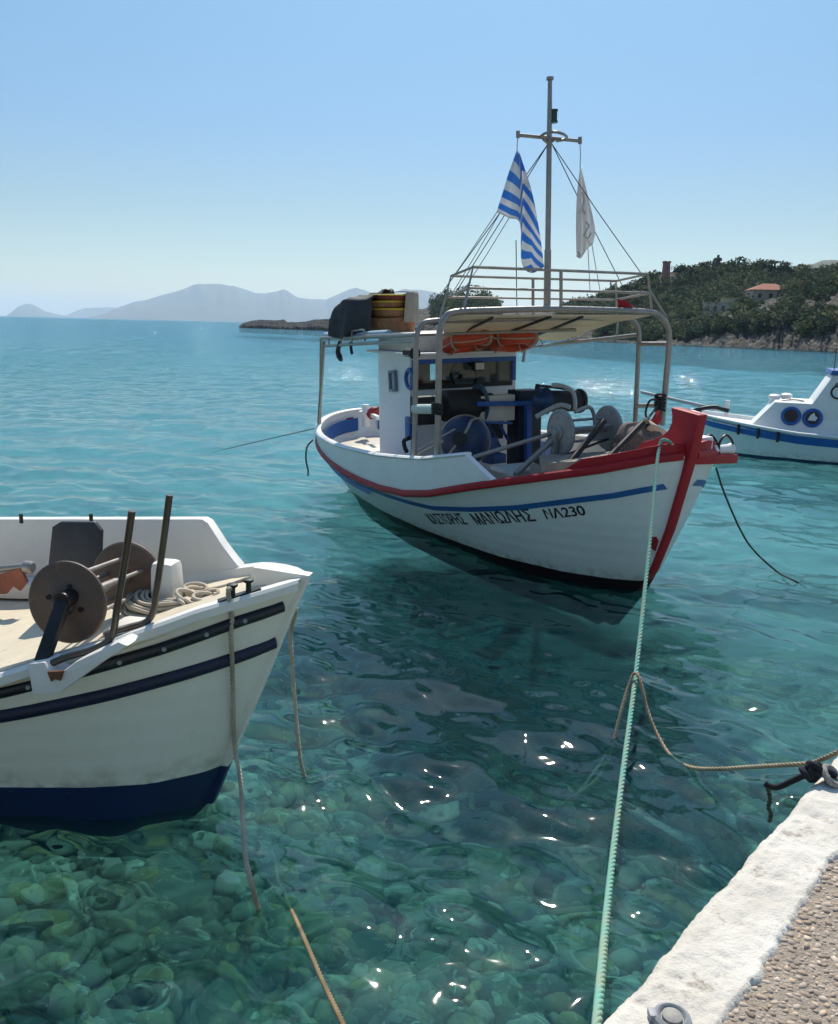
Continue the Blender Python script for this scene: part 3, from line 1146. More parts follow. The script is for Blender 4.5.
WICK = mat('wicker', (.42, .19, .09), .85, var=.25, vs=14, bump=.9, bs=38)
WICKR = mat('wicker_red', (.28, .06, .04), .85, var=.25, vs=14, bump=.9, bs=38)
bx = KP(391, 330, y=-.55)
zb = c1.z + .03
specs = [('brown wicker tub, largest, at the bottom of the stack on the awning rack', .36, .27, WICK, 0), ('brown wicker tub with yellow rim, second from the bottom of the stack', .345, .12, WICK, 1),
         ('brown wicker tub with yellow rim, just under the topmost red one', .335, .10, WICK, 1), ('dark red tub with yellow rim, topmost of the stack on the rack', .33, .085, WICKR, 1)]
zz = zb
for k, (lab, r_, h, mm, rimy) in enumerate(specs):
    tb = thing('basket_tub', lab, 'tub', group='stacked longline tubs')
    dx = (0, .02, -.02, .03)[k]
    tb.matrix_world = KA.M @ Matrix.Translation(Vector((bx.x + dx, bx.y + dx, zz)))
    prof = [(r_ * .88, .002), (r_ * .93, h * .25)]
    nn = max(3, int(h / .035))
    for i in range(nn + 1):
        u = i / nn
        prof.append((r_ * (.93 + .05 * u) + (.008 if i % 2 else 0), h * (.25 + .73 * u)))
    prof += [(r_ * .9, h), (r_ * .85, h * .5)]
    MB().lathe(prof, (0, 0, 0), n=40).build('body', mm, tb, ang=70)
    if rimy:
        MB().torus((0, 0, h - .005), (0, 0, 1), r_ * .985, .011, 40, 8).build('rim', YELLOW, tb)
    zz += h + .004
ztop = zz
# tarpaulin thrown over the aft, seaward half of the pile and the gear beside it
rows = []
ZT, ZB = ztop + .03, zb + .01
for i in range(23):
    u = i / 22
    row = []
    for j in range(37):
        v = j / 36
        a = R(146 + 158 * v)
        k_ = max(0, math.cos(a - R(240))) ** 1.6
        r1 = .385 + .40 * k_
        fold = .040 * math.sin(v * 31 + 2 * nzz(v * 3, 1)) + .022 * math.sin(v * 67 + 1) + .05 * nzz(v * 9, u * 2)
        if u < .4:
            q = u / .4
            rad = r1 * q
            z = ZT - .17 * k_ * q ** 1.6 - .012 * q ** 8
        else:
            q = (u - .4) / .6
            rad = r1 + .05 * q + fold * (.3 + q) + .05 * k_ * math.sin(q * 3)
            z = ZT - .17 * k_ - .012 - (ZT - .17 * k_ - .012 - ZB - .03 * abs(math.sin(v * 23))) * q
        row.append(Vector((bx.x + math.cos(a) * rad, bx.y + math.sin(a) * rad, z + .075 * nzz(v * 6, u * 6) + .03 * nzz(v * 17, u * 11))))
    rows.append(row)
tp = MB().slab(rows, (0, 0, .006)).build('tarpaulin', TARP, ang=70)
place(tp, KA)
tag(tp, 'dark grey tarpaulin thrown over the pile of tubs on the awning rack', 'tarpaulin')
rows = []
for i in range(15):
    u = i / 14
    row = []
    for j in range(9):
        v = j / 8
        a = R(12 + 52 * v - 10 * u)
        rad = (.40 if u > .3 else .40 * max(u / .3, .02) ** .8) + .012 * math.sin(v * 17) + .01 * u
        z = ztop + .034 if u <= .3 else ztop + .034 - .42 * ((u - .3) / .7)
        row.append(Vector((bx.x + math.cos(a) * rad, bx.y + math.sin(a) * rad, z)))
    rows.append(row)
fc = MB().slab(rows, (0, 0, .006)).build('sackcloth', mat('grey_beige_cloth', (.33, .30, .25), .9, bump=.3), ang=70)
place(fc, KA)
tag(fc, 'beige sackcloth hanging over the right side of the tub pile', 'cloth')

# net heap with pale fold
c = KP(640, 440, x=-.75)
nh = thing('fishing_net', 'heap of brown fishing net on the bow behind the red stem', 'fishing net')
nh.matrix_world = KA.M @ Matrix.Translation(c)
NET = mat('brown_net', (.26, .20, .16), .95, var=.3, vs=45, col2=(.07, .055, .05), bump=1.0, bs=90)
m = MB()
m.blob((0, .0, -.02), (.26, .27, .22), 4, .22, 2.2, seed=3)
m.blob((-.05, -.16, -.1), (.2, .15, .13), 3, .2, 2.6, seed=5)
m.build('netting', NET, nh, ang=180)
rows = []
for i in range(9):
    u = i / 8
    rows.append([Vector((.12 + .10 * math.sin(v_ * 3.1), -.06 + .30 * u, .235 - .17 * u ** 1.3 - .03 * v_ + .012 * math.sin(v_ * 9 + u * 5))) + Vector((.10 * (v_ - .5), 0, -.10 * abs(v_ - .3))) for v_ in [j / 6 for j in range(7)]])
MB().slab(rows, (0, 0, .02)).build('canvas_fold', mat('pale_fold', (.66, .55, .43), .9, bump=.2), nh, ang=80)

# red pennant
p0, p1, p2, p3 = KP(617, 299, x=A_), KP(617, 308, x=A_), KP(635, 308, x=A_ + .05), KP(624, 300, x=A_)
rows = [[p0.lerp(p3, u).lerp(p1.lerp(p2, u), v) + Vector((.02 * math.sin(u * 7 + v * 3), 0, 0)) for v in (0, .25, .5, .75, 1)] for u in (0, .2, .4, .6, .8, 1)]
rp = MB().slab(rows, (.006, 0, 0)).build('pennant', RED, ang=80)
place(rp, KA)
tag(rp, 'small red pennant hanging on the roof railing', 'pennant')
# red buoy at the stern
p = KP(373, 413, x=-6.7)
bo = thing('buoy', 'small red buoy at the stern beside the white post', 'buoy')
bo.matrix_world = KA.M @ Matrix.Translation(p)
MB().lathe([(.02, -.1), (.07, -.09), (.1, -.03), (.1, .04), (.06, .1), (.03, .12), (.03, .16)], (0, 0, 0), (.6, .5, .6), 18).build('float', mat('buoy_red', (.30, .02, .02), .5), bo, ang=60)


# ---- flags: folded cloth hanging from the crossarm ends
def flag(name, label, cols, frame, material_, thick=.0016):
    """cols: list of columns, each a list of (px, py, depth_x, u, v)"""
    rows, uv = [], []
    K, J = 7, 10
    C = [[(frame.pt(a, b, x=MX + dx), u, v) for a, b, dx, u, v in c] for c in cols]
    fine = []
    for c in C:
        P = catmull([k[0] for k in c], J)
        n = len(c) - 1
        uvs = [(c[min(int(i / J), n)][1] + (c[min(int(i / J) + 1, n)][1] - c[min(int(i / J), n)][1]) * (i % J) / J, c[min(int(i / J), n)][2] + (c[min(int(i / J) + 1, n)][2] - c[min(int(i / J), n)][2]) * (i % J) / J) for i in range(len(P))]
        fine.append((P, uvs))
    L = len(fine[0][0])
    grid, guv = [], []
    for i in range(L):
        P = catmull([f[0][i] for f in fine], K)
        U = []
        for a in range(len(fine)):
            if a == len(fine) - 1:
                U.append(fine[a][1][i])
            else:
                for k in range(K):
                    t = k / K
                    U.append(tuple(fine[a][1][i][d] * (1 - t) + fine[a + 1][1][i][d] * t for d in (0, 1)))
        grid.append(P)
        guv.append(U)
    m = len(grid)
    n = len(grid[0])
    me = bpy.data.meshes.new(name)
    vs = [tuple(p) for r in grid for p in r]
    fs = [(i * n + j, i * n + j + 1, (i + 1) * n + j + 1, (i + 1) * n + j) for i in range(m - 1) for j in range(n - 1)]
    me.from_pydata(vs, [], fs)
    uvl = me.uv_layers.new(name='cloth')
    flat = [u for r in guv for u in r]
    for lp in me.loops:
        uvl.data[lp.index].uv = flat[lp.vertex_index]
    me.polygons.foreach_set('use_smooth', [True] * len(me.polygons))
    me.materials.append(material_)
    o = bpy.data.objects.new(name, me)
    COL.objects.link(o)
    sm = o.modifiers.new('cloth_thickness', 'SOLIDIFY')
    sm.thickness = thick
    o.matrix_world = frame.M
    tag(o, label, 'flag')
    return o


def flagmat(name, kind):
    m = bpy.data.materials.new(name)
    m.use_nodes = True
    nt = m.node_tree
    b = nt.nodes['Principled BSDF']
    N, Lk = nt.nodes.new, nt.links.new
    uv = N('ShaderNodeUVMap')
    uv.uv_map = 'cloth'
    sep = N('ShaderNodeSeparateXYZ')
    Lk(uv.outputs[0], sep.inputs[0])

    def mth(op, a, b_=None):
        n = N('ShaderNodeMath')
        n.operation = op
        for i, q in enumerate((a, b_)):
            if q is None:
                continue
            if isinstance(q, (int, float)):
                n.inputs[i].default_value = q
            else:
                Lk(q, n.inputs[i])
        return n.outputs[0]
    if kind == 'stripes':
        fct = mth('LESS_THAN', mth('FRACT', mth('MULTIPLY', sep.outputs[1], 3.9)), .5)
        mx = N('ShaderNodeMixRGB')
        mx.inputs[1].default_value = (.80, .80, .80, 1)
        mx.inputs[2].default_value = (.12, .36, .74, 1)
        Lk(fct, mx.inputs[0])
    else:
        nz = N('ShaderNodeTexNoise')
        nz.inputs['Scale'].default_value = 5
        Lk(uv.outputs[0], nz.inputs['Vector'])
        mx = N('ShaderNodeMixRGB')
        mx.inputs[1].default_value = (.82, .82, .82, 1)
        mx.inputs[2].default_value = (.70, .70, .70, 1)
        Lk(nz.outputs[0], mx.inputs[0])
    Lk(mx.outputs[0], b.inputs['Base Color'])
    b.inputs['Roughness'].default_value = .8
    # thin cloth lets daylight through
    tr = N('ShaderNodeBsdfTranslucent')
    Lk(mx.outputs[0], tr.inputs[0])
    ms = N('ShaderNodeMixShader')
    ms.inputs[0].default_value = .5
    Lk(b.outputs[0], ms.inputs[1])
    Lk(tr.outputs[0], ms.inputs[2])
    Lk(ms.outputs[0], nt.nodes['Material Output'].inputs[0])
    return m


gf = [
    [(517.0, 150, 0, 0, .0), (509, 172, .06, 0, .28), (502, 195, .10, 0, .60), (496.5, 212, .12, 0, .99)],
    [(517.6, 150, 0, .2, -.02), (514.5, 174, .12, .2, .26), (511, 198, .18, .2, .58), (509, 218, .18, .2, .97)],
    [(518.2, 151, 0, .4, -.04), (519.5, 177, .02, .4, .22), (519.8, 202, .0, .4, .54), (520, 224, -.02, .4, .94)],
    [(519.0, 152, -.04, .5, .2), (523, 182, -.10, .5, .5), (523, 215, -.10, .5, 1.05), (521.5, 262, -.02, .5, 1.72)],
    [(519.5, 153, -.02, .7, .3), (529, 186, .02, .7, .45), (532, 225, .05, .7, .95), (531, 273, .10, .7, 1.98)],
    [(520, 154, 0, .9, .4), (532, 192, .08, .9, .5), (540, 235, .10, .9, .88), (544.0, 267, .04, .9, 1.60)]]
flag('national_flag', 'blue and white striped flag hanging limp from the left crossarm end', gf, KA, flagmat('flag_stripes', 'stripes'))
wf_ = [
    [(580, 167, 0, 0, 0), (577, 195, .05, 0, .35), (576, 225, .06, 0, .7), (576.5, 257, .05, 0, 1)],
    [(580.4, 167, 0, .3, 0), (582, 195, -.06, .3, .35), (582, 225, -.08, .3, .7), (581, 258, -.06, .3, 1)],
    [(580.8, 168, 0, .6, 0), (586, 196, .04, .6, .35), (589, 222, .06, .6, .7), (587, 249, .03, .6, 1)],
    [(581.2, 169, 0, 1, 0), (589, 200, -.03, 1, .35), (595, 228, -.05, 1, .7), (593, 244, -.03, 1, 1)]]
wfl = flag('plain_flag', 'tattered white flag with grey marks hanging from the right crossarm end', wf_, KA, flagmat('flag_white', 'plain'))
m = MB()
for q in ([(582, 192), (584, 200), (582.5, 208), (585, 214)], [(586, 222), (589, 226), (586, 231), (584, 236), (588, 238), (591, 233)], [(578, 252), (580, 255), (578, 257)]):
    m.tube(catmull([KP(*k, x=MX + .10) for k in q], 4), .010, 6)
m.build_each('emblem', mat('faded_grey', (.50, .50, .50), .8), wfl)
m = MB()
m.tube([KP(518, 137, x=MX), KP(517.2, 144, x=MX), KP(517, 151, x=MX)], .005, 5)
m.tube([KP(580, 143, x=MX), KP(580.5, 155, x=MX), KP(580, 168, x=MX)], .005, 5)
for a, b in (((497, 212), (437, 300)), ((500, 213), (450, 297)), ((509, 218), (462, 293)), ((588, 248), (590, 290)), ((592, 245), (600, 290))):
    m.tube([KP(*a, x=MX + .1), KP((a[0] + b[0]) / 2, (a[1] + b[1]) / 2 + 1, x=MX - .1), KP(*b, x=MX - .35)], .005, 5)
m.build_each('halyard', mat('halyard_grey', (.32, .33, .34), .8), mo)


# ================================================================== small white boat at the left
LA = Frame((-1.09, 4.25, 0), 11, 0)
LP = LA.pt
lh = Hull(.95, .55, -1.8, -5.4,
          sheer=[(-5.4, 1.0), (-4, .80), (-2.6, .76), (-1.6, .82), (-1.0, .91), (-.67, .99), (-.40, 1.08), (-.2, 1.14), (0, 1.205), (.13, 1.25), (.28, 1.285), (.42, 1.31), (.56, 1.33)],
          stem=[(-.5, -.55), (-.25, -.16), (0, -.02), (.15, .04), (.42, .15), (.75, .29), (1.15, .45), (1.35, .545)],
          stern=[(-.5, -4.6), (0, -5.1), (1.0, -5.4)],
          keel=-.42,
          wl=[(-5.1, 0), (-4.6, .4), (-3.5, .62), (-2.4, .60), (-1.6, .50), (-1.0, .41), (-.6, .35), (-.3, .27), (-.1, .12), (-.02, 0)], flare=.95)
skiff = thing('small_boat', 'small white boat with two navy rub rails and a rusty net drum', 'boat', LA)
LHULL = hullmat('skiff_hull', (.84, .78, .66), (.012, .026, .085), .245, amt=.16, wob=.015, streak=(.5, .42, .32))
LWHITE = mat('skiff_white', (.78, .75, .68), .5, var=.06, vs=4, patch=((.52, .43, .32), 6, .68))
MB().grid(lh.shell(60, 24)).build('hull', LHULL, skiff, ang=60, weld=True)
m = MB()
m.prism([(x, -.035, z) for x, z in ((.0, .0), (.06, .15), (.17, .42), (.31, .75), (.47, 1.15), (.565, 1.36), (.26, 1.38), (.235, 1.28), (.20, 1.16), (.15, .75), (.02, .42), (-.12, .15), (-.2, 0))], (0, .07, 0))
m.build('stem_post', LHULL, skiff, bevel=.012)
lz = lambda x: lh.zs(x)
m = MB()
for sd in (-1, 1):
    rows = lh.band(.44, -5.2, 70, lambda x: interp(x, [(-5.4, .86), (-2.6, .63), (-1.6, .71), (-.67, .90), (-.43, .965), (-.05, 1.065), (.27, 1.165), (.45, 1.205)]), .05, .004, sd)
    m.tube([r[1] + Vector((0, sd * .012, 0)) for r in rows], .031, 10, sq=(1.0, .75), up=(0, 0, 1))
rub = mat('navy_rubber', (.012, .015, .024), .38, var=.3, vs=5, patch=((.10, .10, .10), 9, .66))
m.build_each('rub_rail', rub, skiff)
m = MB()
for sd in (-1, 1):
    rows = lh.band(.375, -5.2, 70, lambda x: interp(x, [(-5.4, .62), (-2.6, .56), (-1.6, .61), (-.68, .755), (-.28, .835), (.11, .925), (.38, .985)]), .05, .004, sd)
    m.tube([r[1] + Vector((0, sd * .008, 0)) for r in rows], .034, 10, sq=(1.0, .6), up=(0, 0, 1))
m.build_each('rub_rail', mat('navy_rail', (.008, .012, .042), .5, var=.2), skiff)
# bolt heads on the upper rail
m = MB()
for x in (.3, .15, -.02, -.2, -.38, -.58, -.8, -1.05):
    z = interp(x, [(-1.6, .71), (-.67, .90), (-.43, .965), (-.05, 1.065), (.27, 1.165), (.45, 1.205)])
    y = lh.y(x, z)
    m.cyl((x, -y - .02, z), (x + .01, -y - .042, z), .011, n=10)
m.build_each('rail_bolt', GREY, skiff)
# covering board (cap), foredeck and well floor
m = MB()
for sd in (-1, 1):
    rows = []
    for i in range(61):
        x = .52 - 5.8 * i / 60
        yo = lh.yd(x) + .012
        rows.append([Vector((x, sd * yo, lz(x) - .035)), Vector((x, sd * (yo + .006), lz(x) + .005)), Vector((x, sd * (yo - .012), lz(x) + .02)), Vector((x, sd * max(yo - .10, .0), lz(x) + .02)), Vector((x, sd * max(yo - .115, 0), lz(x) - .06))])
    m.grid(rows)
m.build('cap_rail', LWHITE, skiff, ang=35)
DECK = mat('foredeck_cream', (.70, .60, .43), .6, var=.08, vs=7, patch=((.45, .36, .24), 5, .6))
MB().slab(lh.deck(.33, -5.2, 50, lambda x: lz(x) - .035 if x > -.35 else min(lz(x) - .04, lz(-.35) - .05), .07, .035), (0, 0, -.03)).build('deck', DECK, skiff)
# bulwarks: far side begins at the bow quarter, near side further aft
bz = lambda x: interp(x, [(-5, 1.22), (-2.5, 1.24), (-1.2, 1.32), (-.3, 1.455), (-.16, 1.48), (.06, 1.26)])
m = MB()
f_end = LP(212, 519, y=.52)
f_foot = LP(236, 571, y=.46)
zt0 = f_end.z
ftop = []
for px_ in (212, 180, 140, 100, 50, 0, -60, -120):
    yy_ = .6
    for _ in range(6):
        q_ = LP(px_, 519.5, y=yy_)
        yy_ = lh.yd(q_.x) + .02
    ftop.append((q_.x, q_.z))
ftop = ftop[::-1]
ftop = [(ftop[0][0] - 3, ftop[0][1])] + ftop
f_end = LP(212, 519, y=lh.yd(ftop[-1][0]) + .02)
ztop_ = lambda x: interp(x, ftop)
rows = []
xs_ = [f_foot.x + .02, f_foot.x - .03, (f_foot.x + f_end.x) / 2, f_end.x + .015, f_end.x - .03] + [f_end.x - .12 - .16 * i for i in range(26)]
for x in xs_:
    u = min(1, max(0, (f_foot.x + .02 - x) / (f_foot.x + .02 - f_end.x)))
    zt = lz(x) + .02 + (ztop_(x) - lz(x)) * u
    rows.append([Vector((x, lh.yd(x) - .0, lz(x) - .02)), Vector((x, lh.yd(x) + .01, (lz(x) + zt) / 2)), Vector((x, lh.yd(x) + .02, zt))])
m.slab(rows, (0, -.085, 0))
rows = []
for i in range(24):
    x = -1.12 - .16 * i
    u = min(1, i / 2.5)
    zt = lz(x) + .02 + .26 * u
    rows.append([Vector((x, -lh.yd(x) + .01, lz(x) - .02)), Vector((x, -lh.yd(x) - .02, zt))])
m.slab(rows, (0, .085, 0))
m.build('bulwark', LWHITE, skiff, bevel=.014)
# inner shelf along the far bulwark
m = MB()
rows = [[Vector((x, lh.yd(x) - .09, lz(x) + .10)), Vector((x, lh.yd(x) - .24, lz(x) + .085))] for x in [f_end.x - .55 - .2 * i for i in range(16)]]
m.slab(rows, (0, 0, -.10))
m.build('side_shelf', LWHITE, skiff, bevel=.015)
# net drum: two rusty discs on a shaft with bars
d1, d2 = LP(68, 602, y=-.52), LP(127, 578, y=.04)
ax = (d2 - d1).normalized()
drum = thing('net_drum', None, None)
drum.parent = skiff
dprof = [(.04, -.02), (.19, -.012), (.198, -.004), (.198, .010), (.19, .016), (.10, .018), (.075, .03), (.03, .036)]
BR2 = mat('brown_disc', (.15, .095, .066), .55, .15, var=.28, vs=7, col2=(.075, .054, .043), patch=((.21, .115, .07), 5, .60), bump=.12)
for d, a in ((d1, -ax), (d2, ax)):
    dd = MB().lathe(dprof, d, a, 48).build('disc', BR2, drum, ang=30)
    mm_ = MB()
    pr = [(.015, 0), (.05, .0), (.058, .012), (.05, .03), (.03, .05), (.02, .06)]
    mm_.lathe(pr, d + a * .03, a, 20)
    e = a.orthogonal().normalized()
    g = a.cross(e)
    for k in range(4):
        mm_.cyl(d + a * .02 + (e * math.cos(k * 1.57 + .5) + g * math.sin(k * 1.57 + .5)) * .085, d + a * .034 + (e * math.cos(k * 1.57 + .5) + g * math.sin(k * 1.57 + .5)) * .085, .012, n=8)
    mm_.build('hub', DARK, dd)
m = MB()
m.cyl(d1, d2, .026)
e = ax.orthogonal().normalized()
g = ax.cross(e)
for k in range(5):
    o_ = (e * math.cos(k * 1.256 + .3) + g * math.sin(k * 1.256 + .3)) * .11
    m.cyl(d1 + o_, d2 + o_, .011)
m.build_each('drum_bar', mat('pale_bar', (.42, .37, .31), .45, .3, var=.2), drum)
m = MB()
p0, p1 = LP(64, 600, y=-.60), LP(41, 665, y=-.79)
m.bar(p0, p1, .035, .065, (1, 0, 0))
m.cyl(p0 + Vector((0, -.02, 0)), p0 + Vector((0, .06, 0)), .04)
m.build('drum_arm', DARK, drum, bevel=.006)
q1, q2 = d2 + ax * .08, d2 + ax * .08 + Vector((.10, 0, -.28))
MB().bar(q1, q2, .035, .065, (1, 0, 0)).build('drum_arm', DARK, drum, bevel=.006)
m = MB()
m.tube(catmull([LP(132, 511, y=-.70), LP(125, 560, y=-.70), LP(117, 608, y=-.70), LP(114, 628, y=-.70), LP(108, 641, y=-.71), LP(92, 650, y=-.73), LP(70, 656, y=-.76), LP(50, 664, y=-.79)], 6), .0165, 10)
m.build('guide_tube', mat('bronze_tube', (.12, .10, .08), .35, .6, var=.2, vs=9), drum)
m = MB()
m.tube(catmull([LP(169.5, 495, y=-.46), LP(163, 545, y=-.46), LP(156, 595, y=-.46), LP(153, 612, y=-.46), LP(146, 622, y=-.48), LP(130, 627, y=-.53), LP(116, 631, y=-.58), LP(104, 636, y=-.62)], 6), .0165, 10)
m.build('guide_tube', bpy.data.materials['bronze_tube'], drum)
# white bracket that carries the arm over the side
b0 = LP(33, 668, y=-.70)
poly = [LP(*q, y=-.83) for q in ((27, 664), (44, 662), (50, 672), (58, 675), (75, 662), (118, 642), (128, 646), (100, 664), (72, 684), (60, 693), (32, 695))]
MB().prism(poly, (0, .12, 0)).build('arm_bracket', LWHITE, skiff, bevel=.012)
poly = [LP(*q, y=-.842) for q in ((47, 672), (63, 671), (60, 681), (55, 679), (51, 682))]
MB().prism(poly, (0, .012, 0)).build('rust_patch', mat('rust', (.22, .09, .04), .9, var=.3, vs=30), skiff)
# mooring bitt block and rounded step
p = LP(167, 578, y=.06)
MB().box(p + Vector((0, 0, -.03)), (.15, .15, .26), taper=.88).build('mooring_bitt', LWHITE, skiff, bevel=.04)
p = LP(138, 630, y=-.28)
m = MB()
m.lathe([(.17, -.09), (.165, 0), (.13, .035), (.02, .045)], p, (0, 0, 1), 28)
m.build('hatch_dome', LWHITE, skiff, ang=60)
# cleat with two horns
p0, p1 = LP(219, 607, y=-.35), LP(260, 592, y=-.20)
ud = (p1 - p0).normalized()
p0.z = lz(p0.x) + .024
p1.z = lz(p1.x) + .024
GREENIRON = mat('green_black_iron', (.02, .035, .03), .5, .4, var=.3, vs=14)
m = MB()
m.bar(p0, p1, .035, .014)
for u in (.33, .72):
    q = p0.lerp(p1, u)
    m.lathe([(.014, 0), (.013, .03), (.013, .045), (.026, .055), (.026, .066), (.01, .07)], q, (0, 0, 1), 14)
m.build('cleat', GREENIRON, skiff)
# dark seat plate, plank and pipe at the far left
poly = [LP(*q, y=.30) for q in ((52, 527), (60, 522), (94, 522), (101, 531), (100, 560), (99, 585), (46, 585))]
MB().prism(poly, (0, .03, 0)).build('drum_guard', mat('guard_slate', (.028, .036, .055), .55, var=.35, vs=6, patch=((.12, .12, .13), 7, .66)), skiff, bevel=.006)
m = MB()
m.cyl(LP(-60, 575, y=.42), LP(32, 566, y=.42), .022)
m.lathe([(.03, 0), (.04, .01), (.04, .05), (.03, .06)], LP(24, 567, y=.42), (1, 0, 0), 14)
m.build('side_pipe', STEEL, skiff)
poly = [LP(*q, y=.40) for q in ((-60, 578), (0, 574), (22, 568), (29, 581), (22, 590), (15, 585), (8, 593), (0, 593), (-60, 606))]
MB().prism(poly, (0, -.02, 0)).build('peeling_plank', mat('peeling_red', (.34, .11, .065), .85, var=.25, vs=7), skiff)
m = MB()
for q in ((21, 517), (91, 517)):
    p = LP(*q, y=.74)
    m.cyl(p + Vector((0, 0, -.04)), p + Vector((0, 0, .02)), .012, n=10)
m.build_each('thole_pin', DARK, skiff)


def rope(name, pts, r, material_, k=8, strands=3, pitch=7.0, n=6, step=None):
    """laid rope: three strands twisted round a smooth path"""
    P = catmull(pts, k)
    d = [0]
    for a, b in zip(P, P[1:]):
        d.append(d[-1] + (b - a).length)
    L = d[-1]
    ds = step or r * .9
    N = max(8, int(L / ds))
    N = min(N, 1400)
    Q = []
    j = 0
    for i in range(N + 1):
        s_ = L * i / N
        while j < len(d) - 2 and d[j + 1] < s_:
            j += 1
        u = (s_ - d[j]) / max(d[j + 1] - d[j], 1e-9)
        Q.append(P[j].lerp(P[j + 1], u))
    m = MB()
    for s0 in range(strands):
        nrm = None
        pts2 = []
        for i, p in enumerate(Q):
            t = (Q[min(i + 1, N)] - Q[max(i - 1, 0)])
            t.normalize()
            nrm = t.orthogonal().normalized() if nrm is None else (nrm - t * nrm.dot(t)).normalized()
            b = t.cross(nrm)
            a = 2 * math.pi * (s0 / strands + L * i / N / (r * pitch))
            pts2.append(p + (nrm * math.cos(a) + b * math.sin(a)) * r * .5)
        m.tube(pts2, r * .56, n)
    return m.build(name, material_, ang=180)


TAN = ropemat('tan_rope', (.42, .33, .22), (.24, .18, .11))
PALE = ropemat('pale_rope', (.52, .45, .34), (.34, .28, .20))
GREEN = ropemat('green_rope', (.16, .42, .33), (.27, .38, .28))
# coil round the bitt
cl = thing('coiled_rope', 'coil of beige rope wound round the white bitt of the small boat', 'rope', LA)
bc = LP(167, 592, y=.06)
zc = bc.z - .085
rr_ = random.Random(4)
m = MB()
m2 = MB()
for i in range(22):
    lay = i % 6
    R_ = .15 + .022 * (i // 6) + .012 * math.sin(i * 2.1) - .004 * lay
    ctr = Vector((bc.x + .03 + .015 * math.sin(i * 3), bc.y - .05 + .01 * math.cos(i * 5), zc + .017 * lay))
    pts = [ctr + Vector((math.cos(a) * R_ * 1.05, math.sin(a) * R_ * .9, .008 * math.sin(3 * a + i))) for a in [2 * math.pi * j / 40 for j in range(40)]]
    m.tube(pts, .0105, 6, closed=True)
m.build('turns', PALE, cl, ang=180)
hk = LP(206, 592, y=-.02)
for i in range(34):
    a0 = rr_.uniform(0, 6.28)
    ctr = Vector((hk.x + rr_.uniform(-.10, .09), hk.y + rr_.uniform(-.07, .07), zc + .02 + .0042 * i * rr_.uniform(.6, 1)))
    tilt = Matrix.Rotation(rr_.uniform(-.5, .5), 3, 'X') @ Matrix.Rotation(rr_.uniform(-.5, .5), 3, 'Y')
    pts = [ctr + tilt @ Vector((math.cos(a + a0) * .062, math.sin(a + a0) * .036, 0)) for a in [2 * math.pi * j / 18 for j in range(18)]]
    m2.tube(pts, .0105, 6, closed=True)
m2.build('hank', ropemat('cream_hank', (.66, .56, .42), (.46, .36, .25)), cl, ang=180)
m = MB()
fa = Vector((bc.x + .1, bc.y + .05, zc + .07))
m.tube(catmull([fa, LP(225, 586, y=.1), LP(250, 578, y=.12), LP(275, 574, y=.13)], 6), .010)
m.tube(catmull([Vector((bc.x + .1, bc.y - .1, zc + .03)), LP(200, 605, y=-.1), LP(232, 599, y=-.22)], 6), .010)
m.build('tail', PALE, cl)

# ================================================================== blue and white boat at the right
RA = Frame((6.35, 19.35, 0), -159, 0)
RP = RA.pt
rh = Hull(1.15, .3, -2.6, -6.5,
          sheer=[(-6.5, .85), (-5, .62), (-3.5, .55), (-2, .60), (-1, .70), (-.3, .78), (.3, .88)],
          stem=[(-.5, -.5), (0, -.03), (.5, .12), (.88, .3)], stern=[(-.5, -5.6), (0, -6.1), (.85, -6.5)], keel=-.5,
          wl=[(-6.1, 0), (-5.6, .5), (-4, .95), (-2.5, .95), (-1.2, .7), (-.5, .36), (-.03, 0)])
rboat = thing('cabin_boat', 'white and blue cabin boat with round portholes, half out of frame', 'boat', RA)
MB().grid(rh.shell(48, 18)).build('hull', hullmat('rboat_hull', (.76, .78, .79), (.010, .04, .09), .05, amt=.12), rboat, ang=60, weld=True)
m = MB()
for sd in (-1, 1):
    m.slab(rh.band(.22, -6.3, 50, lambda x: rh.zs(x) - .13, .17, .004, sd), lambda p: Vector((0, (1 if p.y > 0 else -1) * .012, 0)))
m.build('blue_band', mat('rboat_blue', (.015, .13, .48), .45, var=.1), rboat)
m = MB()
for sd in (-1, 1):
    m.tube(rh.rail(.28, -6.45, 50, .01, .01, sd), .04, 8, sq=(.8, 1.2), up=(0, 0, 1))
m.build('gunwale', WHITE, rboat)
MB().slab(rh.deck(.2, -6.4, 30, lambda x: rh.zs(x) - .05, .04), (0, 0, -.04)).build('deck', WHITE, rboat)
# low fore cabin
ca, cb = RP(757, 420, y=.72), RP(860, 440, y=.72)
ctp = RP(775, 403, y=.66)
zt = ctp.z
x0_, x1_ = ca.x + .12, -4.6
rows = []
for x, k in ((x0_, 0), (ctp.x, 1), (-2.9, 1.0), (x1_, 1.0)):
    zb_ = rh.zs(x) - .06
    zz_ = zb_ + .02 + (zt - zb_) * k
    rows.append([Vector((x, .76, zb_)), Vector((x, .68, zz_)), Vector((x, .3, zz_ + .04 * k)), Vector((x, -.3, zz_ + .04 * k)), Vector((x, -.68, zz_)), Vector((x, -.76, zb_))])
m = MB().grid(rows)
m.build('fore_cabin', WHITE, rboat, ang=30)
w0, w1 = RP(811, 407, y=.7), RP(833, 375, y=.62)
m = MB()
poly = [Vector((w0.x + .0, .72, zt - .35)), Vector((w0.x, .72, zt - .01)), Vector((w1.x, .72, w1.z)), Vector((w1.x - 1.5, .72, w1.z)), Vector((w1.x - 1.5, .72, zt - .35))]
m.prism(poly, (0, -1.44, 0))
m.build('wheelhouse', WHITE, rboat, bevel=.02)
m = MB()
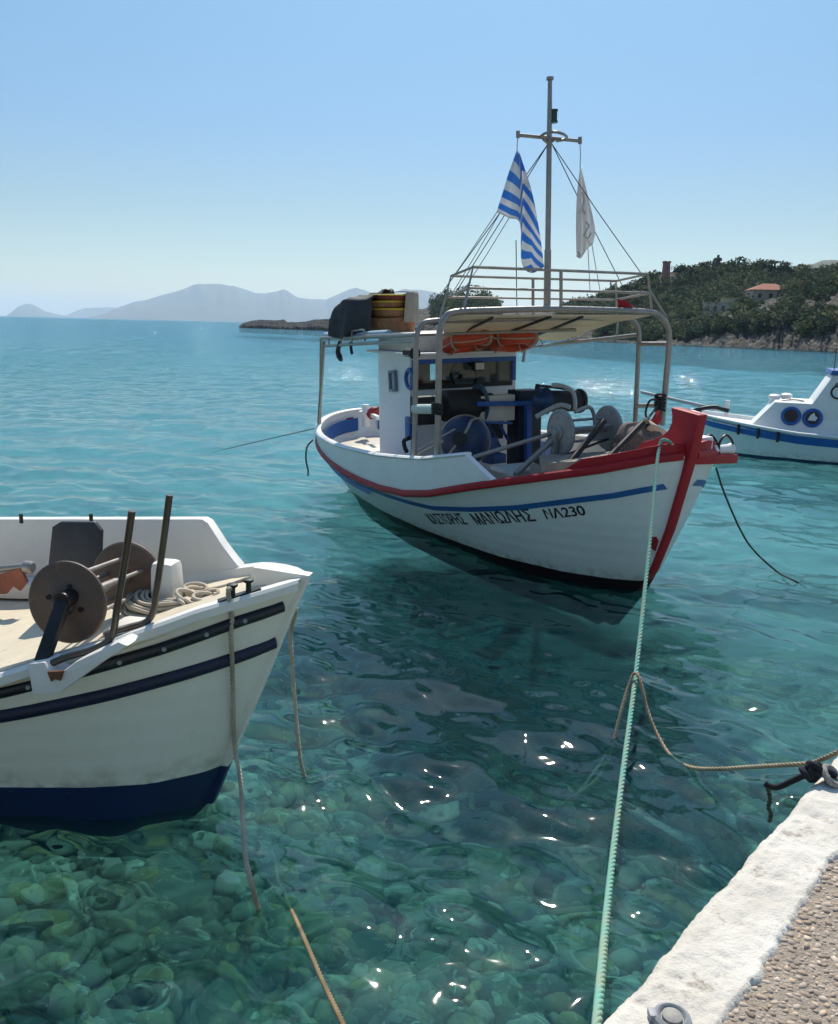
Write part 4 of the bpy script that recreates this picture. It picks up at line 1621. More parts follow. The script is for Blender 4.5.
m.prism([Vector((w1.x + .06, .77, w1.z + .004)), Vector((w1.x + .03, .77, w1.z + .10)), Vector((w1.x - 1.6, .77, w1.z + .10)), Vector((w1.x - 1.6, .77, w1.z + .004))], (0, -1.54, 0))
m.build('wheelhouse_roof', BLUE, rboat, bevel=.012)
MB().cyl((w1.x + .0, .7, w1.z + .1), RP(838, 338, y=.7), .008, .004, 6).build('antenna', DARK, rboat)
for q in ((791, 416), (812.5, 418)):
    p = RP(*q, y=.735)
    ph = MB().torus(p, (0, 1, .1), .165, .035, 32, 8).build('porthole', mat('porthole_blue', (.015, .10, .36), .4), rboat)
    MB().cyl(p + Vector((0, -.03, 0)), p + Vector((0, -.002, 0)), .16, n=28).build('pane', mat('pane_dark', (.02, .012, .02), .15), ph)
    if q[0] > 800:
        MB().prism([p + Vector((dx, .004, dz)) for dx, dz in ((.09, -.05), (.04, .06), (-.02, .11), (-.05, .04), (-.10, .01), (-.06, -.06))], (0, .004, 0)).build('curtain', WHITE, ph)
m = MB()
for q in ((774, 401), (786, 400)):
    p = RP(*q, y=.2)
    m.lathe([(.10, -.15), (.10, .0), (.08, .02), (.12, .06), (.12, .12), (.06, .15)], p, (0, 0, 1), 18)
m.build('vent_cowl', WHITE, rboat)
m = MB()
m.tube(catmull([RP(778, 401, y=.45), RP(790, 399.5, y=.45), RP(803, 401, y=.45), RP(804, 404, y=.45)], 4), .014)
m.build('grab_rail', STEEL, rboat)
for i, q in enumerate((739, 758.5, 778)):
    p = RP(q, (424, 430, 435)[i], y=.95)
    p2 = rh.y(p.x, .5)
    zt_ = rh.zs(p.x)
    m = MB()
    yy = rh.y(p.x, zt_ - .1)
    m.tube([Vector((p.x, yy + .045, zt_ + .0)), Vector((p.x, yy + .03, zt_ - .12)), Vector((p.x, yy + .02, zt_ - .24))], .03, 8)
    m.build('fender_strip', BLACK, rboat)
# bowsprit plank with lashing
a, b = RP(728, 409, y=.0), RP(641, 392, y=.0)
m = MB()
A0, B0_ = Vector((-.35, 0, rh.zs(-.2) + .13)), Vector((b.x, 0, b.z))
m.bar(A0, B0_, .12, .07)
m.build('bowsprit', mat('sprit_white', (.55, .56, .55), .5), rboat, bevel=.01)
p = RP(727, 406, y=.05)
m = MB()
m.box((p.x, .05, p.z - .05), (.10, .10, .36))
m.build('bow_post', WHITE, rboat, bevel=.015)
m = MB()
m.tube(catmull([RP(688, 413, y=.06), RP(700, 409, y=.1), RP(714, 407, y=.1), RP(722, 409, y=.1), RP(729, 411, y=.1)], 5), .045)
m.tube(catmull([RP(700, 410, y=.12), RP(702, 420, y=.13), RP(701, 432, y=.13)], 5), .03)
m.build('rope_lashing', BLACK, rboat)


def flat_letters(txt, frame, origin, h, parent, name, mirror=True):
    cu = bpy.data.curves.new(name, 'FONT')
    cu.body = txt
    cu.extrude = .004
    cu.size = h
    cu.offset = .004
    tmp = bpy.data.objects.new(name, cu)
    COL.objects.link(tmp)
    dg = bpy.context.evaluated_depsgraph_get()
    me = bpy.data.meshes.new_from_object(tmp.evaluated_get(dg))
    bpy.data.objects.remove(tmp)
    # the port side faces +y: text runs towards -x there
    for v in me.vertices:
        v.co = Vector((origin.x - v.co.x, origin.y + v.co.z, origin.z + v.co.y))
    me.materials.clear()
    me.materials.append(TEXT)
    o = bpy.data.objects.new(name, me)
    COL.objects.link(o)
    o.parent = parent
    return o


p = RP(833, 392, y=.725)
MB().torus(Vector((p.x - .10, .726, p.z)), (0, 1, 0), .13, .02, 28, 6).build('emblem', TEXT, rboat)
p = RP(834, 388, y=.725)
flat_letters('ΑΓ', RA, Vector((p.x + .0, .725, p.z + .02)), .12, rboat, 'lettering')

# ================================================================== mooring lines
WP = W.pt
kq = KA.hit(660, 458, lambda x, z: kh.yd(x))
kb = KA.M @ (kq + Vector((.03, -.05, .05)))
g_end = Vector((.30, 1.50, .93))
g = [KA.M @ Vector((kq.x - .02, kq.y + .28, kq.z + .0)), KA.M @ (kq + Vector((.0, .06, .16))), kb]
for q, u in (((648, 560), .17), ((636, 672), .36), ((622, 780), .55), ((609, 890), .72), ((597, 1022), .90)):
    g.append(WP(*q, y=kb.y + (g_end.y - kb.y) * u))
g.append(g[-1] + (g[-1] - g[-2]) * .35)
gr = rope('mooring_rope', g, .0165, GREEN, step=.016, pitch=7.5)
tag(gr, 'pale green twisted rope from the red bow down to the quay', 'rope')
lp = [WP(560, 806, z=-.25), WP(578, 794, z=.0), WP(598, 778, y=4.9), WP(611, 752, y=5.05), WP(620, 715, y=5.2), WP(630, 682, y=5.35), WP(635, 673, y=5.38), WP(640, 680, y=5.3), WP(648, 712, y=5.15), WP(659, 738, y=5.0), WP(672, 757, y=4.85), WP(690, 767, y=4.7), WP(715, 769, y=4.5), WP(750, 767, y=4.25), WP(785, 765, y=4.0), WP(810, 763, y=3.85), WP(822, 759, y=3.75), WP(838, 752, y=3.65), WP(870, 735, y=3.5)]
lo_ = rope('mooring_rope', lp, .0125, TAN, step=.014)
tag(lo_, 'thin tan rope looped over the green rope and led to the quay ring', 'rope')
hfl = lambda x, z: lh.y(x, z)


def side(px, py, off=.03):
    P_ = LA.hit(px, py, hfl, 2.0, 8.0)
    P_.y -= off
    return LA.M @ P_


r1p = [LA.M @ (p0.lerp(p1, .33) + Vector((-.01, .03, .035))), LA.M @ (p0.lerp(p1, .33) + Vector((.0, -.05, .045))), side(233.5, 616, .02), side(235.5, 630, .055), side(236, 655, .05), side(236.5, 690, .045), side(239, 740, .06), WP(240.5, 780, y=side(240, 760, .1).y - .1), WP(245, 850, y=3.45), WP(251, 882, y=3.25), WP(259, 913, z=-.02), WP(262, 925, z=-.25), WP(266, 940, z=-.7)]
r1 = rope('mooring_rope', r1p, .0125, PALE, step=.014)
tag(r1, 'pale rope hanging from the cleat of the small boat into the water', 'rope')
r2p = [LA.M @ Vector((.44, .12, 1.12)), WP(291, 632, y=4.75), WP(292, 660, y=4.75), WP(296, 715, y=4.72), WP(303, 772, z=0.0), WP(318, 800, z=-.25), WP(333, 826, z=-.6), WP(350, 850, z=-1.1)]
r2 = rope('mooring_rope', r2p, .0125, PALE, step=.014)
tag(r2, 'pale rope dropping into the water behind the bow of the small boat', 'rope')
r3p = [WP(268, 880, z=-.5), WP(279, 896, z=-.12), WP(290, 908, z=.0), WP(304, 938, y=2.6), WP(322, 980, y=2.3), WP(342, 1022, y=2.05), WP(360, 1065, y=1.8)]
r3 = rope('mooring_rope', r3p, .0085, ropemat('ochre_rope', (.27, .20, .10), (.15, .10, .05)), step=.010)
tag(r3, 'ochre rope rising from the water at the bottom edge', 'rope')
r4p = [KA.M @ KP(716, 468, x=.3), WP(727, 500, y=8.4), WP(748, 543, y=8.9), WP(775, 570, y=9.2), WP(797, 582, z=0), WP(806, 588, z=-.3)]
r4 = rope('mooring_rope', r4p, .012, ropemat('dark_rope', (.05, .06, .055), (.03, .035, .03)), step=.03)
tag(r4, 'dark slack rope from the port bow of the fishing boat into the water', 'rope')
r5p = [KA.M @ KP(316, 428, x=-6.4), WP(295, 433, y=15.0), WP(260, 441, y=16.0), WP(222, 450, y=17.5), WP(210, 453, z=-.1)]
r5 = rope('mooring_rope', r5p, .010, bpy.data.materials['dark_rope'], step=.04)
tag(r5, 'thin dark rope stretched out to the left from the stern', 'rope')
r6p = [KA.M @ KP(313, 440, x=-6.1), KA.M @ KP(307, 447, x=-6.1), KA.M @ KP(306, 460, x=-6.1), KA.M @ KP(308, 470, x=-6.1), KA.M @ KP(308, 476, x=-6.1)]
r6 = rope('dangling_rope', r6p, .014, bpy.data.materials['dark_rope'], step=.02)
tag(r6, 'short dark rope end dangling at the stern of the fishing boat', 'rope')

# ================================================================== quay
QH = .9
qa, qb = Vector((.50, 1.81)), Vector((1.77, 3.24))
qd = (qb - qa).normalized()
qn = Vector((qd.y, -qd.x))          # points inland (right / towards the camera)


def qpt(s, n_, z):
    p = qa + qd * s + qn * n_
    return Vector((p.x, p.y, z))


from mathutils import noise as NZ


def nz(*a):
    return NZ.noise(Vector(a))


def wav(s):
    return .018 * nz(s * 2.6, 3.1, 0) + .007 * nz(s * 11, 8.2, 0) + .005 * nz(s * 31, 1.7, 4) + .003 * nz(s * 75, 4, 4)


def strip_in(s):
    return .205 + .025 * nz(s * 2.4, 9.4, 2) + .009 * nz(s * 13, 2.2, 7) + .008 * nz(s * 52, 5.5, 1) + .006 * nz(s * 120, 2.5, 3)


ss = np.concatenate([np.linspace(-6, -1.2, 40), np.linspace(-1.19, 3.0, 420), np.linspace(3.05, 40, 120)])
# whitewashed kerb: profile from the water wall, over a worn rounded arris, to its ragged inner edge
rows = []
for s_ in ss:
    e = wav(s_) - .018
    w_ = strip_in(s_)
    row = [qpt(s_, e + .004, -3.0), qpt(s_, e, .1), qpt(s_, e - .003, QH - .10), qpt(s_, e + .002, QH - .035), qpt(s_, e + .010, QH - .012), qpt(s_, e + .028, QH + .001)]
    nn = 22
    for j in range(1, nn + 1):
        u = j / nn
        n_ = e + .028 + (w_ - e - .028) * u
        h = .006 * nz(s_ * 16, n_ * 16, 1) + .004 * nz(s_ * 45, n_ * 45, 2) + .0025 * nz(s_ * 110, n_ * 110, 5)
        pit = max(0, nz(s_ * 13, n_ * 13, 9) - .42) * -.03
        row.append(qpt(s_, n_, QH + .004 + h + pit + .004 * (1 - u)))
    row.append(qpt(s_, w_ + .010, QH - .012))
    rows.append(row)
WASH = mat('whitewash', (.74, .69, .60), .92, var=.05, vs=3.2, col2=(.54, .49, .41), patch=((.36, .30, .23), 8, .60), bump=.45, bs=110)
kb_ = MB().grid(rows).build('kerb', WASH, ang=180)
tag(kb_, kind='structure')
# exposed-aggregate paving: mortar bed plus real pebbles where the camera stands
g2 = np.linspace(-6, 40, 120)
rows = [[qpt(s_, n_, QH - .012) for n_ in (.15, .6, 2, 6, 14)] for s_ in g2]
MORT = mat('mortar', (.42, .345, .265), .95, var=.2, vs=30, bump=.8, bs=160)
pv = MB().grid(rows).build('quay', MORT, ang=180)
tag(pv, kind='structure')


def stones(name, spots, cols, material_name, rough=.75, sub=1):
    """many small ellipsoids in one mesh with a colour per stone; spots: (x, y, z, r, sx, sy, sz, ang)"""
    bm = bmesh.new()
    bmesh.ops.create_icosphere(bm, subdivisions=sub, radius=1)
    bv = np.array([v.co[:] for v in bm.verts])
    bf = np.array([[v.index for v in f.verts] for f in bm.faces])
    bm.free()
    n = len(spots)
    S = np.array(spots)
    V = np.repeat(bv[None], n, 0) * (1 + (.16 if sub == 1 else .07) * RNG.normal(size=(n, len(bv), 1)))
    V = V * (S[:, 3:4] * S[:, 4:7])[:, None, :]
    # small random tilt then yaw
    tl = RNG.normal(0, .25, n)
    c_, s_ = np.cos(tl), np.sin(tl)
    y, z = V[..., 1].copy(), V[..., 2].copy()
    V[..., 1] = y * c_[:, None] - z * s_[:, None]
    V[..., 2] = y * s_[:, None] + z * c_[:, None]
    c_, s_ = np.cos(S[:, 7]), np.sin(S[:, 7])
    x, y = V[..., 0].copy(), V[..., 1].copy()
    V[..., 0] = x * c_[:, None] - y * s_[:, None]
    V[..., 1] = x * s_[:, None] + y * c_[:, None]
    V += S[:, None, :3]
    F = (bf[None] + (np.arange(n) * len(bv))[:, None, None]).reshape(-1, 3)
    m = bpy.data.materials.new(material_name)
    m.use_nodes = True
    nt = m.node_tree
    b = nt.nodes['Principled BSDF']
    at = nt.nodes.new('ShaderNodeAttribute')
    at.attribute_name = 'stone_tone'
    n2 = nt.nodes.new('ShaderNodeTexNoise')
    n2.inputs['Scale'].default_value = 25 if material_name == 'pebbles' else 7
    n2.inputs['Detail'].default_value = 5
    tc = nt.nodes.new('ShaderNodeTexCoord')
    nt.links.new(tc.outputs['Object'], n2.inputs['Vector'])
    mr = nt.nodes.new('ShaderNodeMapRange')
    mr.inputs['To Min'].default_value = .55
    mr.inputs['To Max'].default_value = 1.35
    nt.links.new(n2.outputs['Fac'], mr.inputs['Value'])
    mx = nt.nodes.new('ShaderNodeMixRGB')
    mx.blend_type = 'MULTIPLY'
    mx.inputs[0].default_value = 1
    nt.links.new(at.outputs['Color'], mx.inputs[1])
    nt.links.new(mr.outputs[0], mx.inputs[2])
    out = mx.outputs[0]
    if material_name == 'underwater_stone':
        for sc_, th, col in ((5.5, .64, (.34, .33, .12, 1)), (9, .64, (.55, .55, .42, 1)), (4.2, .62, (.035, .055, .03, 1))):
            n4 = nt.nodes.new('ShaderNodeTexNoise')
            n4.inputs['Scale'].default_value = sc_
            n4.inputs['Detail'].default_value = 4
            n4.inputs['Distortion'].default_value = 1.2
            nt.links.new(tc.outputs['Object'], n4.inputs['Vector'])
            r4 = nt.nodes.new('ShaderNodeValToRGB')
            r4.color_ramp.elements[0].position = th
            r4.color_ramp.elements[1].position = th + .06
            nt.links.new(n4.outputs['Fac'], r4.inputs[0])
            m4 = nt.nodes.new('ShaderNodeMixRGB')
            m4.inputs[2].default_value = col
            nt.links.new(r4.outputs[0], m4.inputs[0])
            nt.links.new(out, m4.inputs[1])
            out = m4.outputs[0]
    nt.links.new(out, b.inputs['Base Color'])
    b.inputs['Roughness'].default_value = rough
    o = npmesh(name, V.reshape(-1, 3), F, m)
    ca_ = o.data.attributes.new('stone_tone', 'FLOAT_COLOR', 'POINT')
    ci = RNG.integers(0, len(cols), n)
    C_ = np.array(cols)[ci] * RNG.uniform(.75, 1.2, (n, 1))
    C_ = np.concatenate([C_, np.ones((n, 1))], 1)
    ca_.data.foreach_set('color', np.repeat(C_, len(bv), 0).astype(np.float32).ravel())
    return o


sp = []
tries = 0
cell = {}
while len(sp) < 9000 and tries < 150000:
    tries += 1
    s_ = random.uniform(-.55, 2.6)
    n_ = random.uniform(.19, 1.15)
    if n_ < strip_in(s_) - .004:
        continue
    r_ = random.choice((.006, .008, .009, .011, .013, .015))
    k = (int(s_ / .03), int(n_ / .03))
    ok = True
    for a in (-1, 0, 1):
        for b in (-1, 0, 1):
            for (s2, n2, r2) in cell.get((k[0] + a, k[1] + b), ()):
                if (s2 - s_) ** 2 + (n2 - n_) ** 2 < ((r_ + r2) * .66) ** 2:
                    ok = False
    if not ok:
        continue
    cell.setdefault(k, []).append((s_, n_, r_))
    p = qpt(s_, n_, QH - .0135 + random.uniform(-.0015, .0015))
    sp.append((p.x, p.y, p.z, r_, random.uniform(.85, 1.4), random.uniform(.7, 1.0), random.uniform(.40, .62), random.uniform(0, 6.3)))
pb = stones('pebbles', sp, [(.48, .375, .28), (.41, .32, .24), (.54, .44, .34), (.34, .26, .20), (.45, .365, .29), (.50, .37, .26)], 'pebbles', .9)
tag(pb, kind='stuff')

# mooring ring post at the quay edge, black rope, weed tail
ip = WP(831, 778, z=QH + .03)
ring_ = thing('mooring_ring', 'pale weathered iron ring set in the whitewashed quay edge', 'mooring ring', loc=ip)
m = MB()
m.torus((0, 0, .01), (.5, -.5, .75), .036, .013, 24, 8)
m.build('ring', mat('chalky_iron', (.42, .38, .33), .8, .1, var=.3, vs=30, patch=((.25, .12, .06), 22, .6), bump=.4), ring_)
MB().lathe([(.035, -.05), (.034, -.01), (.028, .005), (.01, .012)], (.01, .0, -.01), (0, 0, 1), 16).build('base', mat('stone_grey', (.25, .25, .20), .9, var=.3, vs=25, bump=.5), ring_, ang=60)
bl = thing('black_rope', 'knotted black rope tied to the quay ring with its end in the water', 'rope')
BLK = ropemat('black_rope_fibre', (.014, .014, .022), (.006, .006, .009))
yk = ip.y
m = MB()
m.tube(catmull([WP(836, 776, y=yk), WP(828, 771, y=yk + .01), WP(815, 772, y=yk + .03), WP(803, 776, y=yk + .06), WP(790, 782, y=yk + .10), WP(778, 787, y=yk + .12), WP(769, 786, y=yk + .13), WP(765, 783, y=yk + .14)], 6), .0125, 10)
m.build('line', BLK, bl)
kc = WP(810, 770, y=yk + .03)
m = MB()
rr_ = random.Random(9)
for i in range(6):
    axv = Vector((rr_.uniform(-1, 1), rr_.uniform(-.6, .6), rr_.uniform(-1, 1)))
    m.torus(kc + Vector((rr_.uniform(-.022, .022), rr_.uniform(-.01, .01), rr_.uniform(-.018, .018))), axv, .024, .0125, 18, 8)
m.build('knot', BLK, bl)
wd = [WP(766, 784, y=yk + .14)]
for q in ((769, 792), (770, 800), (768.5, 807), (771, 814), (769, 822)):
    wd.append(WP(*q, y=yk + .15))
m = MB()
m.tube(catmull(wd, 5), [.004 + .007 * abs(math.sin(i * 1.9)) for i in range(len(catmull(wd, 5)))], 7)
m.build('weed', mat('green_weed', (.02, .06, .04), .7, var=.3, vs=50), bl)
# grey round fitting at the bottom edge
fp = WP(672, 1019, z=QH + .02)
ft = thing('deck_fitting', 'round grey fitting lying on the whitewashed quay at the bottom edge', 'fitting', loc=fp)
GF = mat('fitting_grey', (.33, .33, .33), .55, .1, var=.15, vs=30, bump=.2)
MB().lathe([(.048, -.02), (.050, -.005), (.046, .008), (.036, .014), (.031, .010), (.028, .004)], (0, 0, 0), (0, 0, 1), 36).build('body', GF, ft, ang=40)
MB().lathe([(.026, 0), (.025, .012), (.015, .016), (.002, .017)], (0, 0, 0), (0, 0, 1), 30).build('lid', mat('lid_beige', (.36, .34, .30), .6, var=.2, vs=40), ft, ang=50)
MB().box((-.046, .01, .002), (.022, .03, .02)).build('lug', GF, ft, bevel=.004)


# ================================================================== sea
def sea_mesh():
    na = 760
    rs = np.concatenate([np.exp(np.linspace(math.log(.9), math.log(70), 1150)), np.exp(np.linspace(math.log(71), math.log(15000), 130))])
    aa = np.linspace(R(-44), R(44), na)
    Rr, Aa = np.meshgrid(rs, aa, indexing='ij')
    X, Y = Rr * np.sin(Aa), Rr * np.cos(Aa) - .6
    rng = np.random.default_rng(5)
    Z = np.zeros_like(X)
    n = 54
    for i in range(n):
        lam = .17 * (3.4 / .17) ** (i / (n - 1))
        k = 2 * math.pi / lam
        th = rng.normal(1.25, .75)
        amp = SEA_AMP * lam ** .86
        fade = np.clip(1.7 - Rr * .014 / lam, 0, 1)
        near = 1.55 - .5 * np.clip((Rr - 4) / 4, 0, 1)
        ph = rng.uniform(0, 6.28)
        u = X * math.cos(th) + Y * math.sin(th)
        v = X * math.sin(th) - Y * math.cos(th)
        gust = .75 + .5 * np.sin(.35 * k * v * .5 + ph * 3) * np.sin(.21 * k * u * .5 + ph)
        Z += amp * fade * near * gust * np.sin(k * u + ph + .7 * np.sin(.33 * k * v + ph * 2))
    V = np.stack([X, Y, Z], -1).reshape(-1, 3)
    return V, gridfaces(len(rs), na)


SEA_AMP = .0044
V, Fc = sea_mesh()
m = bpy.data.materials.new('sea_water')
m.use_nodes = True
nt = m.node_tree
N, Lk = nt.nodes.new, nt.links.new
nt.nodes.remove(nt.nodes['Principled BSDF'])
tc = N('ShaderNodeTexCoord')
geo = N('ShaderNodeNewGeometry')
ln = N('ShaderNodeVectorMath')
ln.operation = 'LENGTH'
Lk(tc.outputs['Object'], ln.inputs[0])
hts = []
prev = None
# open-water chop carried by the surface normal; the basin by the quay is sheltered and calmer
for sc_, dist_, a_, b_, st_ in (((1.0, 1.8, 1), .5, 14, 60, .8), ((.25, .5, 1), 1.6, 40, 150, .6), ((.05, .12, 1), 6.0, 200, 700, .6)):
    mp = N('ShaderNodeMapping')
    mp.inputs['Scale'].default_value = sc_
    mp.inputs['Rotation'].default_value = (0, 0, .25)
    Lk(tc.outputs['Object'], mp.inputs[0])
    n_ = N('ShaderNodeTexNoise')
    n_.inputs['Scale'].default_value = 1.6
    n_.inputs['Detail'].default_value = 4
    n_.inputs['Roughness'].default_value = .6
    Lk(mp.outputs[0], n_.inputs['Vector'])
    mr = N('ShaderNodeMapRange')
    mr.inputs['From Min'].default_value = a_
    mr.inputs['From Max'].default_value = b_
    mr.inputs['To Min'].default_value = 0
    mr.inputs['To Max'].default_value = st_
    Lk(ln.outputs['Value'], mr.inputs['Value'])
    bp = N('ShaderNodeBump')
    bp.inputs['Distance'].default_value = dist_
    Lk(mr.outputs[0], bp.inputs['Strength'])
    Lk(n_.outputs['Fac'], bp.inputs['Height'])
    if prev:
        Lk(prev.outputs[0], bp.inputs['Normal'])
    prev = bp
fr = N('ShaderNodeFresnel')
fr.inputs[0].default_value = 1.42
Lk(prev.outputs[0], fr.inputs['Normal'])
rf = N('ShaderNodeBsdfRefraction')
rf.inputs['IOR'].default_value = 1.333
rf.inputs['Roughness'].default_value = 0
rf.inputs['Color'].default_value = (.44, .79, .82, 1)
Lk(prev.outputs[0], rf.inputs['Normal'])
tr = N('ShaderNodeBsdfTransparent')
tr.inputs[0].default_value = (.44, .79, .82, 1)
ms = N('ShaderNodeMixShader')
ms.inputs[0].default_value = .5
Lk(rf.outputs[0], ms.inputs[1])
Lk(tr.outputs[0], ms.inputs[2])
gl = N('ShaderNodeBsdfGlossy')
gl.inputs['Roughness'].default_value = .03
Lk(prev.outputs[0], gl.inputs['Normal'])
mx = N('ShaderNodeMixShader')
Lk(fr.outputs[0], mx.inputs[0])
Lk(ms.outputs[0], mx.inputs[1])
Lk(gl.outputs[0], mx.inputs[2])
# suspended matter close under the surface scatters a little turquoise light back
df = N('ShaderNodeBsdfDiffuse')
df.inputs[0].default_value = (.06, .50, .56, 1)
sc2 = N('ShaderNodeMixShader')
sc2.inputs[0].default_value = .042
Lk(ms.outputs[0], sc2.inputs[1])
Lk(df.outputs[0], sc2.inputs[2])
Lk(sc2.outputs[0], mx.inputs[1])
Lk(mx.outputs[0], nt.nodes['Material Output'].inputs[0])
tag(npmesh('sea', V, Fc, m), kind='structure')

# seabed: stony near the quay, then a painted dark patch and lightened sand sloping away
rs = np.concatenate([np.exp(np.linspace(math.log(.5), math.log(60), 230)), np.exp(np.linspace(math.log(64), math.log(15200), 40))])
aa = np.linspace(R(-55), R(55), 240)
Rr, Aa = np.meshgrid(rs, aa, indexing='ij')
X, Y = Rr * np.sin(Aa), Rr * np.cos(Aa) - .6
depth = 1.55 + .09 * np.clip(Y - 4, 0, 14) + .02 * np.clip(Y - 16, 0, 60)
Z = -depth + .07 * np.sin(X * 2.1 + 1.3 * np.sin(Y * 1.7)) * np.sin(Y * 2.6 + X) + .05 * np.sin(X * 5.3 + Y * 3.1)
V = np.stack([X, Y, Z], -1).reshape(-1, 3)
m = bpy.data.materials.new('seabed_gravel')
m.use_nodes = True
nt = m.node_tree
N, Lk = nt.nodes.new, nt.links.new
b = nt.nodes['Principled BSDF']
tc = N('ShaderNodeTexCoord')
n1 = N('ShaderNodeTexNoise')
n1.inputs['Scale'].default_value = .55
n1.inputs['Detail'].default_value = 6
n1.inputs['Roughness'].default_value = .62
n1.inputs['Distortion'].default_value = .6
Lk(tc.outputs['Object'], n1.inputs['Vector'])
c1_ = N('ShaderNodeValToRGB')
els = c1_.color_ramp.elements
els[0].position, els[0].color = .36, (.05, .065, .045, 1)
els[1].position, els[1].color = .66, (.36, .35, .25, 1)
e = els.new(.5)
e.color = (.17, .18, .12, 1)
Lk(n1.outputs['Fac'], c1_.inputs[0])
n2 = N('ShaderNodeTexVoronoi')
n2.inputs['Scale'].default_value = 7
Lk(tc.outputs['Object'], n2.inputs['Vector'])
mr = N('ShaderNodeMapRange')
mr.inputs['To Min'].default_value = 1.35
mr.inputs['To Max'].default_value = .45
Lk(n2.outputs['Distance'], mr.inputs['Value'])
mx = N('ShaderNodeMixRGB')
mx.blend_type = 'MULTIPLY'
mx.inputs[0].default_value = 1
Lk(c1_.outputs[0], mx.inputs[1])
Lk(mr.outputs[0], mx.inputs[2])
# bottom changes away from the wall: stones, grey-green, then sand paled and blued to imitate water scatter
sp_ = N('ShaderNodeSeparateXYZ')
Lk(tc.outputs['Object'], sp_.inputs[0])
wob = N('ShaderNodeMath')
wob.operation = 'MULTIPLY_ADD'
wob.inputs[1].default_value = 5.0
Lk(n1.outputs['Fac'], wob.inputs[0])
Lk(sp_.outputs['Y'], wob.inputs[2])
prevc = mx.outputs[0]
for a_, b_, c_ in ((6.4, 9.4, (.25, .29, .25)), (14, 24, (.62, .68, .66)), (34, 60, (.80, .84, .90)), (60, 140, (.62, .72, .95))):
    mr_ = N('ShaderNodeMapRange')
    mr_.inputs['From Min'].default_value = a_
    mr_.inputs['From Max'].default_value = b_
    Lk(wob.outputs[0], mr_.inputs['Value'])
    m_ = N('ShaderNodeMixRGB')
    m_.inputs[2].default_value = (*c_, 1)
    Lk(mr_.outputs[0], m_.inputs[0])
    Lk(prevc, m_.inputs[1])
    prevc = m_.outputs[0]
# dark ellipse painted under the moored boat for its shadow and reflection
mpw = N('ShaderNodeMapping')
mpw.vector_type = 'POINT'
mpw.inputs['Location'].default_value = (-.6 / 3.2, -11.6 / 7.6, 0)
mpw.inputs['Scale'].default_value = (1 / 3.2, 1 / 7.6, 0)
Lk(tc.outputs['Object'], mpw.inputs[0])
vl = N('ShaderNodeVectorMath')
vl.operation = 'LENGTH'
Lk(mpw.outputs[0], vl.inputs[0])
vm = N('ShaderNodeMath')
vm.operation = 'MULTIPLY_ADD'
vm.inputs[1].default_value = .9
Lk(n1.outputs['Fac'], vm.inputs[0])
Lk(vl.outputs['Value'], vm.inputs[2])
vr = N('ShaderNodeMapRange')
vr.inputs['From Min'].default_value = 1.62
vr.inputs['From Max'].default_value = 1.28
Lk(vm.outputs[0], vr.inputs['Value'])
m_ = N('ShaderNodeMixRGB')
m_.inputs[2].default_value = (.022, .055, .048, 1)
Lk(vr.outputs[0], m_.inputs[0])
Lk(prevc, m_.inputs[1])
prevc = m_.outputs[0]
# the bottom is darker off to the left, close in
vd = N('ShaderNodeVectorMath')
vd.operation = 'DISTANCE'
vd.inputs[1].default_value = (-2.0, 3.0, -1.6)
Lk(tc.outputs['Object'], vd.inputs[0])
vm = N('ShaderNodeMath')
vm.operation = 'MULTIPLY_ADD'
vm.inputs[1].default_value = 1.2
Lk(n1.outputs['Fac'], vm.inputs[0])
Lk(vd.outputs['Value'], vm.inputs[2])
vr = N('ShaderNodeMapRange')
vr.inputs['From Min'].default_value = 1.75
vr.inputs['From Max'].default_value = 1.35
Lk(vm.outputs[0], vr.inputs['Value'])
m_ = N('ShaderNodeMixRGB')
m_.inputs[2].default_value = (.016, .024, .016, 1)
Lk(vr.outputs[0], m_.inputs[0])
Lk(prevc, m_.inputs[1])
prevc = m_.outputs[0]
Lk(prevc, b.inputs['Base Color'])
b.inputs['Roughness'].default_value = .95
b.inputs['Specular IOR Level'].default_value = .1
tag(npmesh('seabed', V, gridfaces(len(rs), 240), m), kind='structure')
sp = []
for i in range(5600):
    y = random.uniform(1.6, 8.5)
    x = random.uniform(-.75, .65) * (y + .4)
    # keep clear of the quay wall
    s_ = (Vector((x, y)) - qa)
    if s_.dot(qn) > -.1 or math.hypot(x + 2.0, (y - 3.0) * .8) < .75 + .3 * nz(x * 2, y * 2, 3):
        continue
    d_ = 1.55 + .09 * max(0, y - 4)
    r_ = random.choice((.03, .04, .045, .055, .065, .08, .10, .14)) * random.uniform(.8, 1.2)
    sp.append((x, y, -d_ + r_ * .15, r_, random.uniform(.9, 1.4), random.uniform(.75, 1.1), random.uniform(.45, .75), random.uniform(0, 6.3)))
st = stones('seabed_stones', sp, [(.24, .25, .17), (.20, .205, .14), (.15, .165, .10), (.31, .29, .20), (.30, .27, .12), (.11, .125, .085), (.19, .21, .14), (.46, .44, .32)], 'underwater_stone', .95, 2)
tag(st, kind='stuff')


# ================================================================== headland
def horizon_y(u):
    return 326 + .0245 * (u - 419)


def azim(u):
    d = ray(u, horizon_y(u))
    return math.atan2(d.x, d.y)


